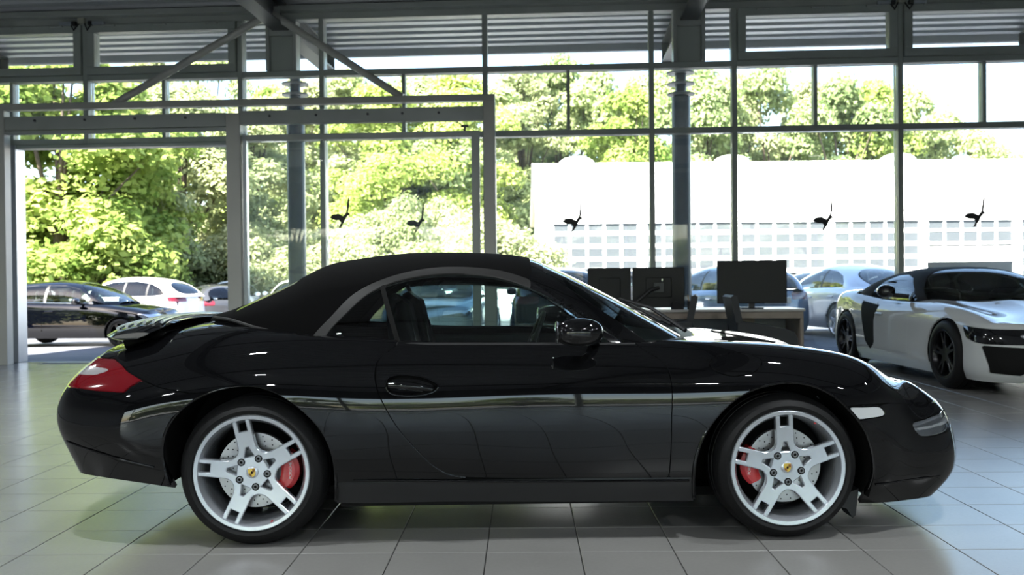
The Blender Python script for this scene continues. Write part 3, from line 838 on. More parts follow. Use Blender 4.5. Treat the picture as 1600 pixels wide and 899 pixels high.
            if s < 0:
                tx = bpy.data.curves.new('caliper_text', 'FONT'); tx.body = 'PORSCHE'; tx.size = .017; tx.extrude = .0006
                tx.align_x = 'CENTER'; tx.align_y = 'CENTER'
                tmp = link('tmp', tx); bpy.context.view_layer.update()
                tme = bpy.data.meshes.new_from_object(tmp.evaluated_get(bpy.context.evaluated_depsgraph_get()))
                bpy.data.objects.remove(tmp, do_unlink=True); tme.materials.clear(); tme.materials.append(M_WHITE)
                to = link('caliper_lettering', tme, co); to['kind'] = 'stuff'
                to.matrix_local = Matrix.Translation((.160 if nm == 'r' else -.160, .0212, 0)) @ Matrix.Rotation(-PI / 2, 4, 'Y') @ Matrix.Rotation(PI / 2, 4, 'X')
    # ---- interior
    LEA = pbr('black_leather', (.022, .023, .024), .45, bump=(200, .1))
    for s in (-1, 1):
        pr = [(.70, .32), (.64, .50), (.585, .70), (.545, .90), (.535, 1.02), (.545, 1.08), (.575, 1.095), (.605, 1.07), (.625, .98), (.655, .84), (.70, .66), (.78, .46), (.80, .34)]
        nn = 10; V = []; F = []
        for j in range(nn + 1):
            t = -1 + 2 * j / nn
            for (x, z) in pr:
                hw = np.interp(z, [.3, .6, .85, .95, 1.09], [.25, .265, .22, .15, .12])
                V.append((x + .05 * abs(t) ** 2.5, s * .37 + hw * t, z - (.03 * abs(t) ** 3 if z > .9 else 0)))
        m = len(pr)
        for j in range(nn):
            for i in range(m): F.append((j * m + i, j * m + (i + 1) % m, (j + 1) * m + (i + 1) % m, (j + 1) * m + i))
        F.append(tuple(range(m))); F.append(tuple(nn * m + i for i in range(m)))
        st = obj('seat', V, F, LEA, T, smooth=True)
        MB().box((1.0, s * .37, .36), (.52, .50, .16), .05).build('seat_cushion', LEA, st)
    MB().prism([(.0, .3), (.28, .30), (.22, .62), (.08, .86), (.0, .88)], -.6, .6).build('rear_seat', LEA, T)
    MB().prism([(1.36, .45), (1.42, .72), (1.50, .80), (1.62, .86), (1.80, .875), (1.98, .86), (1.98, .4)], -.66, .66).build('dashboard', LEA, T)
    sw = MB().tube([(1.27 + .07 * math.sin(a), .37 + .17 * math.cos(a), .80 + .165 * math.sin(a)) for a in np.linspace(0, 2 * PI, 28, endpoint=False)], .013, 8, closed=True)
    sw.beam((1.28, .22, .80), (1.28, .52, .80), .03, .02).box((1.29, .37, .79), (.04, .12, .12), .02).build('steering_wheel', LEA, T, True)
    MB().box((1.0, 0, .45), (.9, .16, .2), .03).build('centre_console', LEA, T)
    MB().box((1.34, 0, 1.165), (.02, .22, .06), .008).build('interior_mirror', M_BLACK, T)
    for s in (-1, 1): MB().box((1.1, s * .735, .60), (1.15, .03, .46), .01).build('door_trim', LEA, T)
    MB().box((.85, 0, .22), (2.2, 1.46, .03)).build('cabin_floor', M_MATTE, T)
    return T

# ------------------------------------------------------------------ the showroom
WX, WY, WA = -6.6376, 14.1487, -.06            # foot of the glass front by the open door, and its bearing
def wpt(s, y, z=0.):                            # along the glass front, outward, up -> world
    c, n = math.cos(WA), math.sin(WA)
    return (WX + s * c - y * n, WY + s * n + y * c, z)
CEIL = 5.05
M_TILE = None
def tile_mat():
    m, nt = new_mat('floor_tile')
    b = nt.nodes.new('ShaderNodeBsdfPrincipled'); o = nt.nodes.new('ShaderNodeOutputMaterial')
    nt.links.new(b.outputs[0], o.inputs[0])
    tc = nt.nodes.new('ShaderNodeNewGeometry'); n = nt.nodes.new('ShaderNodeTexNoise')
    n.inputs['Scale'].default_value = 1.4; n.inputs['Detail'].default_value = 8
    n2 = nt.nodes.new('ShaderNodeTexNoise'); n2.inputs['Scale'].default_value = 60; n2.inputs['Detail'].default_value = 3
    mx = nt.nodes.new('ShaderNodeMath'); mx.operation = 'MULTIPLY_ADD'; mx.inputs[1].default_value = .35
    nt.links.new(tc.outputs['Position'], n.inputs['Vector']); nt.links.new(tc.outputs['Position'], n2.inputs['Vector'])
    nt.links.new(n2.outputs[0], mx.inputs[0]); nt.links.new(n.outputs[0], mx.inputs[2])
    r = nt.nodes.new('ShaderNodeValToRGB')
    r.color_ramp.elements[0].position = .45; r.color_ramp.elements[1].position = .95
    r.color_ramp.elements[0].color = (.225, .222, .212, 1); r.color_ramp.elements[1].color = (.275, .270, .258, 1)
    nt.links.new(mx.outputs[0], r.inputs[0]); nt.links.new(r.outputs[0], b.inputs['Base Color'])
    b.inputs['Roughness'].default_value = .24; b.inputs['Specular IOR Level'].default_value = .42
    return m
def build_floor():
    global M_TILE
    M_TILE = tile_mat()
    grout = pbr('grout', (.035, .035, .036), .8)
    fl = obj('floor', [wpt(-4.6, -25, -.006), wpt(19, -25, -.006), wpt(19, .06, -.006), wpt(-4.6, .06, -.006)], [(0, 1, 2, 3)], grout)
    tag(fl, 'grey square-tiled showroom floor with thin dark joints', kind='structure')
    TX, TY, TA, TS = -.1192, 4.1122, -.0121, .398
    c, s = math.cos(TA), math.sin(TA)
    h, ch, dp = TS / 2 - .0022, .0016, .008
    V = [(-h + ch, -h + ch, 0), (h - ch, -h + ch, 0), (h - ch, h - ch, 0), (-h + ch, h - ch, 0), (-h, -h, -ch), (h, -h, -ch), (h, h, -ch), (-h, h, -ch), (-h, -h, -dp), (h, -h, -dp), (h, h, -dp), (-h, h, -dp)]
    F = [(0, 1, 2, 3)] + [(4 + i, 4 + (i + 1) % 4, (i + 1) % 4, i) for i in range(4)] + [(8 + i, 8 + (i + 1) % 4, 4 + (i + 1) % 4, 4 + i) for i in range(4)]
    me = make_mesh('tile', V, F, M_TILE)
    near, rest = [], []
    for i in range(-36, 52):
        for j in range(-33, 28):
            a, b = (i + .5 - 5) * TS, (j + .5) * TS
            x, y = TX + a * c - b * s, TY + a * s + b * c
            lx, ly = (x - WX) * math.cos(WA) + (y - WY) * math.sin(WA), -(x - WX) * math.sin(WA) + (y - WY) * math.cos(WA)
            if ly > -.22 or lx < -4.4 or lx > 18.8 or ly < -23: continue
            if y > 3.4 and abs(x) < y * .545 + .25: near.append((y, x))
            else: rest.append((y, x))
    near.sort()
    rest += near[300:]; near = near[:300]
    for y, x in near:
        o = link('floor_tile', me, fl, (x, y, 0), (0, 0, TA))
    b = MB(); VV = np.array(V); R = np.array([[c, -s, 0], [s, c, 0], [0, 0, 1]])
    VR = VV @ R.T; AV = []; AF = []
    for k, (y, x) in enumerate(rest):
        AV.append(VR + np.array([x, y, 0])); AF += [tuple(q + 12 * k for q in f) for f in F]
    o = obj('floor_tiles', np.vstack(AV), AF, M_TILE, fl); o['kind'] = 'stuff'
    # strip of concrete along the glass front, door sill
    MB().box((7.2, -.05, -.01), (23.6, .26, .02)).build('sill_strip', pbr('sill_concrete', (.28, .28, .28), .5), fl, loc=(WX, WY, 0), rot=(0, 0, WA))
def build_shell():
    W = thing('wall_back', 'glass curtain wall with grey metal mullions behind the black convertible', None, (WX, WY, 0), WA, kind='structure')
    def bar(name, s0, s1, z0, z1, y0=-.09, y1=.09, mat=M_FRAME, par=W):
        return MB().box(((s0 + s1) / 2, (y0 + y1) / 2, (z0 + z1) / 2), (s1 - s0, y1 - y0, z1 - z0), .006).build(name, mat, par)
    def pane(s0, s1, z0, z1, y=.02, par=W):
        return MB().box(((s0 + s1) / 2, y, (z0 + z1) / 2), (s1 - s0, .012, z1 - z0)).build('pane', M_GLASS, par)
    MAIN = [-4.1, -1.75, .52, 2.79, 3.97, 6.30, 8.63, 9.77, 12.02, 14.3, 16.6, 18.9]
    T1, T2, TOP = 4.10, 3.19, 4.86
    for s in MAIN:
        z0 = 3.15 if s == .52 else 0
        bar('mullion', s - .035, s + .035, z0, TOP)
        MB().box((s + .0, .11, (z0 + TOP) / 2), (.055, .04, TOP - z0)).build('mullion_cap', M_FRAMEL, W)
    for a, b in zip(MAIN[:-1], MAIN[1:]):
        bar('transom', a + .035, b - .035, T1 - .04, T1 + .04)
        bar('transom', a + .035, b - .035, T2 - .04, T2 + .04)
    bar('header_beam', -4.4, 18.9, TOP, CEIL, -.10, .10, M_STEEL)
    bar('header_angle', -4.4, 18.9, CEIL - .10, CEIL - .02, -.26, -.10, M_STEEL)
    secs = {.52: 1.66, 3.97: 5.14, 6.30: 7.47, 9.77: 10.88, 12.02: 13.15, -1.75: -.60, 14.3: 15.45, -4.1: -2.9}
    opening = (-.53, 2.755)
    for a, b in zip(MAIN[:-1], MAIN[1:]):
        # middle row
        m = secs.get(a)
        if m is not None:
            bar('mullion', m - .025, m + .025, T2 + .04, T1 - .04, -.07, .07)
            MB().box((m, .09, (T1 + T2) / 2), (.04, .04, T1 - T2 - .08)).build('mullion_cap', M_FRAMEL, W)
            pane(a + .035, m - .025, T2 + .04, T1 - .04); pane(m + .025, b - .035, T2 + .04, T1 - .04)
        else:
            pane(a + .035, b - .035, T2 + .04, T1 - .04)
        # bottom row: panes to the floor, the door bay stays open
        if a == .52: pass
        elif a == -1.75:
            pane(a + .035, -.69, .05, T2 - .04)
        else:
            bar('transom', a + .035, b - .035, .0, .07)
            pane(a + .035, b - .035, .07, T2 - .04)
    # jamb and head of the open doorway
    bar('door_jamb', -.66, -.52, 0, T2 - .04, -.12, .13, M_FRAMEL)
    bar('door_jamb', -.80, -.70, 0, T2 - .04, -.22, -.02, M_DARKSTEEL)
    bar('door_head', -.52, 2.755, T2 - .09, T2 - .04, -.10, .12, M_FRAME)
    # top row: fixed panes and top-hung sashes
    n = 0
    names = {-1.75: 'farthest left above the open doorway', .52: 'above the open doorway, right of the first mullion', 9.77: 'at upper right, directly above the white sports car side', 12.02: 'at the upper right corner of the glass front'}
    for a, b in zip(MAIN[:-1], MAIN[1:]):
        if a in names:
            n += 1
            Wn = thing('window_%d' % n, 'grey framed top-hung window sash ' + names[a], None, wpt(a, 0), WA, kind='structure')
            L = b - a
            def wb(name, s0, s1, z0, z1, y0, y1, mat=M_FRAME): return MB().box(((s0 + s1) / 2, (y0 + y1) / 2, (z0 + z1) / 2), (s1 - s0, y1 - y0, z1 - z0), .006).build(name, mat, Wn)
            z0, z1 = T1 + .045, TOP - .005
            wb('sash_rail', .045, L - .045, z0, z0 + .11, -.13, .05); wb('sash_rail', .045, L - .045, z1 - .11, z1, -.13, .05)
            wb('sash_stile', .045, .155, z0 + .11, z1 - .11, -.13, .05); wb('sash_stile', L - .155, L - .045, z0 + .11, z1 - .11, -.13, .05)
            MB().box((L / 2, -.02, (z0 + z1) / 2), (L - .31, .012, z1 - z0 - .22)).build('pane', M_GLASS, Wn)
            for k in (.17, .5, .83):
                wb('hinge', L * k - .09, L * k + .09, z1 - .035, z1 - .005, -.165, -.13, M_STEEL)
            ax = .24 if a in (.52, 12.02) else L - .24
            wb('window_motor', ax - .09, ax + .09, z1 - .01, z1 + .04, -.18, -.12, M_FRAMEL)
            wb('motor_cap', (ax - .15 if ax < 1 else ax + .09), (ax - .09 if ax < 1 else ax + .15), z1 - .015, z1 + .045, -.185, -.12, M_BLACK)
        else:
            pane(a + .035, b - .035, T1 + .04, TOP)
    for s in (.50, 12.02):
        bar('junction_box', s - .05, s + .05, TOP + .01, TOP + .11, -.16, -.10, pbr('box_cream', (.35, .36, .30), .5))
        MB().tube([(s - .04, -.13, TOP + .02), (s - .10, -.17, TOP - .09), (s - .16, -.15, TOP + .01)], .012, 6).tube([(s + .04, -.13, TOP + .02), (s + .10, -.17, TOP - .09), (s + .16, -.15, TOP + .01)], .012, 6).build('cable', M_BLACK, W, True)
    # steel heads of the frames set into the wall
    for s in (3.40, 9.15):
        bar('head_frame', s - .22, s - .17, T1 + .04, TOP, -.12, .10, M_STEEL); bar('head_frame', s + .17, s + .22, T1 + .04, TOP, -.12, .10, M_STEEL)
        bar('head_frame', s - .17, s + .17, TOP - .22, TOP, -.12, .10, M_STEEL)
        bar('head_panel', s - .17, s + .17, T1 + .04, TOP - .22, -.06, .04, M_FRAME)
    # ---- ceiling: folded sheet, beams, roof and eaves
    C = thing('ceiling', 'grey corrugated metal ceiling running out over the glass front', None, (WX, WY, 0), WA, kind='structure')
    V = []; F = []
    y = -25.0; prof = []
    while y < 2.7:
        prof += [(y, CEIL), (y + .17, CEIL), (y + .21, CEIL + .07), (y + .33, CEIL + .07)]; y += .37
    for (yy, z) in prof: V += [(-4.6, yy, z), (19., yy, z)]
    for i in range(len(prof) - 1): F.append((2 * i, 2 * i + 2, 2 * i + 3, 2 * i + 1))
    obj('ceiling_sheet', V, F, pbr('ceiling_metal', (.45, .47, .50), .42, .35), C)
    MB().box((7.2, -11.2, CEIL + .28), (24.4, 28.1, .3)).build('roof_slab', M_WHITE, C)
    MB().box((7.2, 2.80, CEIL + .02), (24.4, .12, .20), .02).build('eaves_fascia', pbr('fascia_white', (.72, .72, .74), .4), C)
    for s in (-2.3, 3.40, 9.15, 14.9):
        b = MB().box((s, -11.0, CEIL - .015), (.24, 27.0, .03)).box((s, -11.0, CEIL - .33), (.24, 27.0, .03)).box((s, -11.0, CEIL - .17), (.02, 27.0, .30))
        b.box((s, 2.52, CEIL - .19), (.26, .03, .36)).build('roof_beam', M_DARKSTEEL if False else pbr('beam_grey', (.075, .08, .085), .45), C)
    for y in (-20, -14, -8, -3.2):
        MB().box((7.2, y, CEIL - .10), (23.6, .12, .16)).build('purlin', pbr('beam_grey', (.075, .08, .085), .45), C)
    # ---- the other walls of the room
    WL = MB().box((-4.65, -11.5, 2.5), (.2, 23.4, 5.1)).build('wall_left', pbr('wall_grey', (.42, .43, .44), .6), None, loc=(WX, WY, 0), rot=(0, 0, WA)); tag(WL, 'plain grey side wall left of the doorway', kind='structure')
    WR = MB().box((19.05, -11.5, 2.5), (.2, 23.4, 5.1)).build('wall_right', pbr('wall_grey', (.42, .43, .44), .6), None, loc=(WX, WY, 0), rot=(0, 0, WA)); tag(WR, 'plain grey side wall beyond the white sports car', kind='structure')
    FW = thing('wall_front', 'glazed wall behind the camera mirrored in the black paint', None, (WX, WY, 0), WA, kind='structure')
    yb = -23.2
    MB().box((7.2, yb, 4.1), (23.6, .2, 2.0)).build('wall_header', pbr('header_dark', (.10, .105, .11), .5), FW)
    s = -4.5
    while s < 19:
        MB().box((s, yb, 1.55), (.08, .16, 3.1)).build('mullion', M_FRAME, FW)
        if s + 2.35 < 19.2:
            MB().box((s + 1.175, yb, 1.55), (2.27, .012, 3.08)).build('pane', M_GLASS, FW)
        s += 2.35
    MB().box((7.2, yb, .06), (23.6, .16, .12)).build('transom', M_FRAME, FW)
    # ---- frame of the sliding glass door, in front of the wall
    D = thing('door_1', 'grey steel frame and sliding glass leaf of the big doorway', None, wpt(0, -.45), WA, kind='structure')
    def db(name, s0, s1, z0, z1, y0, y1, mat=M_STEEL): return MB().box(((s0 + s1) / 2, (y0 + y1) / 2, (z0 + z1) / 2), (s1 - s0, y1 - y0, z1 - z0), .006).build(name, mat, D)
    BG = pbr('steel_beige', (.47, .475, .44), .4, noise=(2, .05))
    db('frame_post', -.60, -.44, 0, 3.62, -.08, .08, BG)
    MB().box((2.83, 0, 1.74), (.20, .14, 3.48), .006).build('frame_post', BG, D)
    db('frame_post', 6.31, 6.47, 0, 3.58, -.08, .08, BG)
    MB().box((2.975, .02, 1.6), (.05, .10, 3.2), .004).build('leaf_stile', M_FRAMEL, D)
    db('top_rail', -.62, 6.47, 3.58, 3.67, -.08, .05, BG)
    db('track_beam', -.44, 2.73, 3.30, 3.49, -.06, .06)
    db('track_beam', 2.93, 6.31, 3.32, 3.51, -.06, .06)
    for k in (.0, .72, 1.44, 2.16, 3.35, 4.0, 4.72, 5.2, 5.7):
        MB().tube([(k, -.075, 3.43), (k, -.055, 3.43)], .018, 10).build('bolt', M_DARKSTEEL, D)
    db('leaf_head', 2.93, 6.18, 3.10, 3.18, -.03, .05)
    db('leaf_stile', 6.14, 6.25, 0, 3.18, -.03, .05)
    MB().box((4.56, .01, 1.58), (3.16, .012, 3.06)).build('pane', M_GLASS, D)
    db('leaf_foot', 2.93, 6.14, .02, .10, -.03, .05)
    MB().box((6.05, 0, 3.25), (.10, .05, .03)).box((6.05, 0, 3.21), (.03, .03, .06)).build('roller', M_DARKSTEEL, D)
    db('track_lip', -.44, 2.73, 3.245, 3.29, -.07, .04)
    MB().tube([(1.13, -.02, 3.65), (3.37, -.02, 4.86)], .052, 14).build('brace_tube', BG, D, True)
    MB().tube([(3.37, -.02, 4.86), (5.19, -.02, 3.66)], .052, 14).build('brace_tube', BG, D, True)
    db('brace_plate', 3.25, 3.49, 4.83, 4.95, -.03, .02)
    # ---- bird silhouettes on the panes
    BIRD = pbr('sticker_black', (.012, .013, .014), .6)
    bp = [(0, 0), (5, 5), (14, 6), (22, 2), (27, 9), (28, 18), (29, 27), (31, 34), (31.5, 26), (31, 16), (29.5, 8), (33, 5), (29, 3), (26, -1), (22, -9), (17, -16), (14, -17), (18, -8), (15, -4), (8, -4)]
    for k, (s, z, sc, yy, txt) in enumerate(((4.30, 2.05, 1., -.5, 'black bird sticker on the sliding glass leaf, left of its paler twin'), (5.27, 1.98, .95, -.03, 'black bird sticker behind the sliding leaf, right one of the left pair'), (7.50, 1.98, 1., -.01, 'black bird sticker on the pane before the left end of the white hall'), (10.97, 1.95, 1., -.01, 'black bird sticker on the pane above the single black monitor'), (13.02, 1.98, 1., -.01, 'black bird sticker nearest the right edge, above the white sports car'))):
        pts = [((a - 15) * .0088 * sc, (b - 4) * .0088 * sc) for a, b in bp]
        o = MB().prism(pts, -.0015, .0015).build('bird_sticker', BIRD, None, loc=wpt(s, yy, z), rot=(0, 0, WA))
        tag(o, txt, 'sticker', 'bird stickers on the glass')
    # ---- steel columns outside with ring discs and their cantilevered heads
    for k, (x, y, zt, txt) in enumerate(((-3.45, 15.62, 4.62, 'dark blue round steel column with ring discs outside, behind the sliding leaf'), (2.64, 15.05, 4.62, 'dark blue round steel column with ring discs outside, behind the twin monitors'))):
        Cn = thing('steel_column', txt, 'column', (x, y, 0), WA, 'round columns under the eaves')
        MB().lathe([(.145, -.3), (.145, 3.93), (.10, 3.96), (.085, 4.0)], 28, None, True).build('shaft', M_COLUMN, Cn, True)
        MB().lathe([(.085, 3.96), (.085, zt + .08)], 20, None, True).build('neck', M_COLUMN, Cn, True)
        for z in (3.96, 4.12, 4.29): MB().lathe([(.09, z), (.21, z), (.215, z + .012), (.21, z + .024), (.09, z + .024)], 28).build('ring_disc', M_DISC, Cn, True)
    # ---- lamps under the ceiling: short downlights in white housings
    LT = pbr('lamp_light', (1, 1, 1), .4, emit=((1, .97, .93), 2.0))
    rows_ = {-19.5: 'back', -15.0: 'third', -10.2: 'second', -5.4: 'front'}  # front row is added to light the door posts
    for yy, rn in rows_.items():
        for s, sn in ((.2, 'first'), (5.0, 'second'), (9.8, 'third'), (14.6, 'fourth')):
            if rn == 'front' and s > 8: continue
            Lm = thing('ceiling_lamp', 'slim white downlight, %s from the left in the %s row under the corrugated ceiling, whose front row is added' % (sn, rn), 'lamp', wpt(s, yy, 4.60), WA, 'ceiling downlights')
            MB().box((0, 0, .05), (.42, .12, .06), .01).build('lamp_housing', M_WHITE, Lm)
            MB().box((0, 0, .014), (.34, .09, .012)).build('lamp_diffuser', LT, Lm)
            for k in (-.15, .15): MB().tube([(k, 0, .08), (k, 0, CEIL - 4.60)], .006, 6).build('hanger', M_DARKSTEEL, Lm)
            ld = bpy.data.lights.new('lamp_beam', 'AREA'); ld.shape = 'RECTANGLE'; ld.size = .32; ld.size_y = .08
            ld.energy = LAMP_POWER; ld.color = (.93, .98, 1); ld.spread = math.radians(158)
            lo = bpy.data.objects.new('lamp_beam', ld); COL.objects.link(lo); lo.parent = Lm; lo.location = (0, 0, .004)

# ------------------------------------------------------------------ other cars
def ground_z(x, y): return .010 * (x - 5) - .015 * (y - 17) - .03 if y > 14 else -.0
def build_car(sp):
    """sp: dict with the proportions of one car; origin under the rear axle, front to +x"""
    x, y = sp['pos']; hd = math.radians(sp['head'])
    off = sp.get('off', 0.)
    wb_ = sp['WB']
    gx, gy = x - math.cos(hd) * wb_ / 2, y - math.sin(hd) * wb_ / 2
    T = thing(sp.get('name', 'parked_car'), sp['label'], 'car', (gx, gy, sp.get('z', ground_z(x, y))), hd, sp.get('group'))
    PNT = sp['paint']
    ro, fo, hw = sp['ro'], sp['fo'], sp['hw']
    xs = list(np.linspace(-ro + .34, wb_ + fo - .36, 14))
    beltf = lambda a: float(smooth_tab(sp['belt'], np.array([a]))[0]); deckf = lambda a: float(smooth_tab(sp['deck'], np.array([a]))[0])
    z0 = sp.get('z0', .20)
    xc, hl = (wb_ + fo - ro) / 2, (wb_ + fo + ro) / 2
    def tap(a): return 1 - .13 * abs((a - xc) / hl) ** 4
    rws = []
    fr_w = [.93, .985, 1., .99, .965, .90, .60, 0]
    zr = [0, .16, .40, .68, .88, 1.]
    fin = sp.get('fin', [.08, .01, 0, .04, .12, .24, .29, .31]); rin = sp.get('rin', [.08, .02, 0, .03, .06, .10, .13, .14])
    for r in range(8):
        w, z = [], []
        for a in xs:
            b, d = beltf(a), deckf(a)
            w.append(hw * fr_w[r] * tap(a))
            if r < 6: z.append(z0 + zr[r] * (b - z0))
            elif r == 6: z.append(b + .75 * (d - b))
            else: z.append(d)
        bt, dt = beltf(xs[0]), deckf(xs[0]); bf, df = beltf(xs[-1]), deckf(xs[-1])
        kr = sp.get('kr', .97); kf = sp.get('kf', .90)
        tz_r = z[0] * (kr if r > 4 else 1.); tz_f = z0 + (z[-1] - z0) * (kf if r > 2 else 1)
        rws.append((w, z, (-ro + rin[r], tz_r), (wb_ + fo - fin[r], tz_f)))
    S = Surf(loft(xs, rws, sp.get('nu', 150), sp.get('nv', 52)))
    X, Wd, Z = S.V[:, 0], np.abs(S.V[:, 1]), S.V[:, 2]
    R = sp['R']
    mx = lambda *a: np.maximum.reduce(a)
    arch = mx(*[sp.get('ka', 1.12) * R - np.hypot(X - a, Z - R * .98) for a in (0, wb_)])
    gh = sp['roof']; gx0, gx1 = gh[0][0], gh[-1][0]
    wbelt = hw * .875
    cab = sdf_poly(np.array([(gx0 + .06, -.3), (gx0 + .06, wbelt * .80), (gx0 + .25, wbelt), (gx1 - .45, wbelt), (gx1 - .06, wbelt * .72), (gx1 - .06, -.3)]), X, Wd)
    d_cab = np.maximum(cab, (z0 + .55) - Z)
    doors = sp['doors']          # list of (x0, x1)
    g = .003
    dn = []
    for (a, b) in doors:
        dn.append(mx(a - X, X - b, z0 + .16 - Z, .6 * hw - Wd, sp.get('arch_door', 1.2) * R - np.hypot(X, Z - R)))
    lights = []
    for nm, poly, view, mat, wmin in sp.get('lights', []):
        if view == 'xz': d = np.maximum(sdf_poly(np.array(poly), X, Z), wmin - Wd)
        else: d = np.maximum(sdf_poly(np.array(poly), Wd, Z), wmin - X if wmin > 0 else X - wmin)
        lights.append((nm, d, mat))
    cut = mx(arch, -d_cab)
    for nm, d, m in lights: cut = mx(cut, -d + g)
    body = cut
    for d in dn: body = mx(body, -d + g)
    dup = lambda d: np.concatenate([d, d])
    panel('car_body', S.both(), dup(body), PNT, T, .02)
    IS = Surf.__new__(Surf); IS.V = S.V - .03 * S.N; IS.N = S.N; IS.Q = S.Q
    panel('inner_shell', IS.both(), dup(mx(arch, -d_cab)), M_MATTE, T, 0)
    for s, SS in ((-1, S), (1, S.mirrored())):
        for k, d in enumerate(dn):
            dr = panel('car_door', SS, mx(d + g, cut), PNT, T, .015)
            if dr is None: continue
            a, b = doors[k]; hz = beltf(b) - .13 if False else z0 + .80 * (beltf((a + b) / 2) - z0)
            MB().box((a + .16, s * hw * .985, hz), (.20, .035, .035), .01).build('door_handle', sp.get('trim', PNT), dr)
        for nm, d, m in lights:
            panel(nm, SS, mx(d + g, arch), m, T, .02, .001)
    # cabin
    zc = gh
    WBT = [(gx0, wbelt * .74), (gx0 + .3, wbelt * .97), (gx0 + .7, wbelt * 1.0), (gx1 - .7, wbelt), (gx1 - .3, wbelt * .95), (gx1, wbelt * .66)]
    ZBT = [(a, beltf(a) - .012) for a in np.linspace(gx0, gx1, 8)]
    GH = Surf(greenhouse(zc, WBT, ZBT, gx0, gx1, 110, 34, sp.get('lean', .22), sp.get('flat', .76), .74))
    X, Wd, Z = GH.V[:, 0], np.abs(GH.V[:, 1]), GH.V[:, 2]
    dlo = sdf_poly(smooth_poly(sp['dlo'], 3) if sp.get('dlo_smooth') else np.array(sp['dlo']), X, Z)
    (ax0, az0), (ax1, az1) = sp['A']; (cx0, cz0), (cx1, cz1) = sp['D']
    def line(p, q):                     # signed distance, positive on the side of larger x
        dx, dz = q[0] - p[0], q[1] - p[1]; L = math.hypot(dx, dz)
        return ((X - p[0]) * -dz + (Z - p[1]) * dx) / L * (-1)
    dA = line((ax0, az0), (ax1, az1)); dD = line((cx0, cz0), (cx1, cz1))
    ws = mx(-dA + .0, ax1 - .02 - X); rw = mx(dD, X - cx1 - .02)
    if sp.get('rear_strip') is not None: rw = mx(rw, sp['rear_strip'] - Z)
    roofm = sp.get('roof_mat', PNT)
    shell = mx(-dlo + .002, -ws, -rw)
    G2 = GH.both()
    panel('car_roof', G2, dup(shell), roofm, T, .02)
    panel('windscreen', G2, dup(mx(ws + .004, X - gx1 + .02)), sp.get('glass', M_CGLASS), T, 0, -.004)
    panel('rear_window', G2, dup(mx(rw + .004, gx0 + .02 - X)), sp.get('glass', M_CGLASS), T, 0, -.004)
    for s, SS in ((-1, GH), (1, GH.mirrored())):
        edges = [-9] + sp['pillars'] + [9]
        for a, b in zip(edges[:-1], edges[1:]):
            panel('side_window', SS, mx(dlo + .002, a + .025 - X, X - b + .025), sp.get('glass', M_CGLASS), T, 0, -.004)
        for p in sp['pillars']:
            panel('window_pillar', SS, mx(dlo + .002, np.abs(X - p) - .03), M_BLACK, T, 0, -.001)
        mxp = sp['mirror']
        mo = MB().blob((mxp[0], s * (hw + .10), mxp[1]), (.09, .10, .075), 14, 8, .85).build('door_mirror', sp.get('mirror_mat', PNT), T, True)
        MB().tube([(mxp[0] + .06, s * hw * .86, mxp[1] - .06), (mxp[0] + .02, s * (hw + .05), mxp[1] - .04)], .025, 8).build('mirror_foot', M_BLACK, mo, True)
        if sp.get('chrome'):
            MB().tube([(p[0], s * (wbelt + .012), p[1]) for p in sp['chrome']], .010, 6).build('window_trim', M_CHROME, T, True)
        for a in (0, wb_):
            V = []; F = []; n = 20
            for i in range(n + 1):
                th = PI * i / n * 1.2 - .1 * PI
                for yy in (hw * .97, hw * .62): V.append((a + sp.get('ka', 1.12) * R * math.cos(th), s * yy, R * .98 + sp.get('ka', 1.12) * R * math.sin(th)))
            for i in range(n): F.append((2 * i, 2 * i + 1, 2 * i + 3, 2 * i + 2))
            F.append(tuple(2 * i + 1 for i in range(n + 1)))
            obj('wheel_arch_liner', V, F, M_MATTE, T, smooth=True)
            wheel(T, a, s, R, hw * .965, R, R * .70, .22, sp.get('wheels', '5'), sp.get('rim', M_RIM), .3 * a, detail=False)
    MB().box((wb_ / 2, 0, z0 + .03), (wb_ + .6 * (ro + fo), hw * 1.5, .05)).build('underbody', M_MATTE, T)
    for sx in (wb_ * .30, wb_ * .62):
        for s in (-1, 1):
            if sx > wb_ * .5 or sp.get('rear_seats', True):
                st = MB().box((sx - .15, s * hw * .42, z0 + .55), (.16, .46, .62), .05, Matrix.Rotation(-.25, 3, 'Y')).build('car_seat', M_BLACK, T)
                MB().box((sx - .25, s * hw * .42, z0 + .93), (.10, .26, .18), .04).build('headrest', M_BLACK, st)
                MB().box((sx + .15, s * hw * .42, z0 + .26), (.5, .46, .16), .04).build('seat_cushion', M_BLACK, st)
    MB().box((gx1 - .75, 0, beltf(gx1 - .8) - .14), (.5, hw * 1.55, .20), .05).build('dashboard', M_MATTE, T)
    if sp.get('plate'):
        px_, pz = sp['plate']
        MB().box((px_, 0, pz), (.02, .52, .11), .004).build('number_plate', M_WHITE, T)
    return T
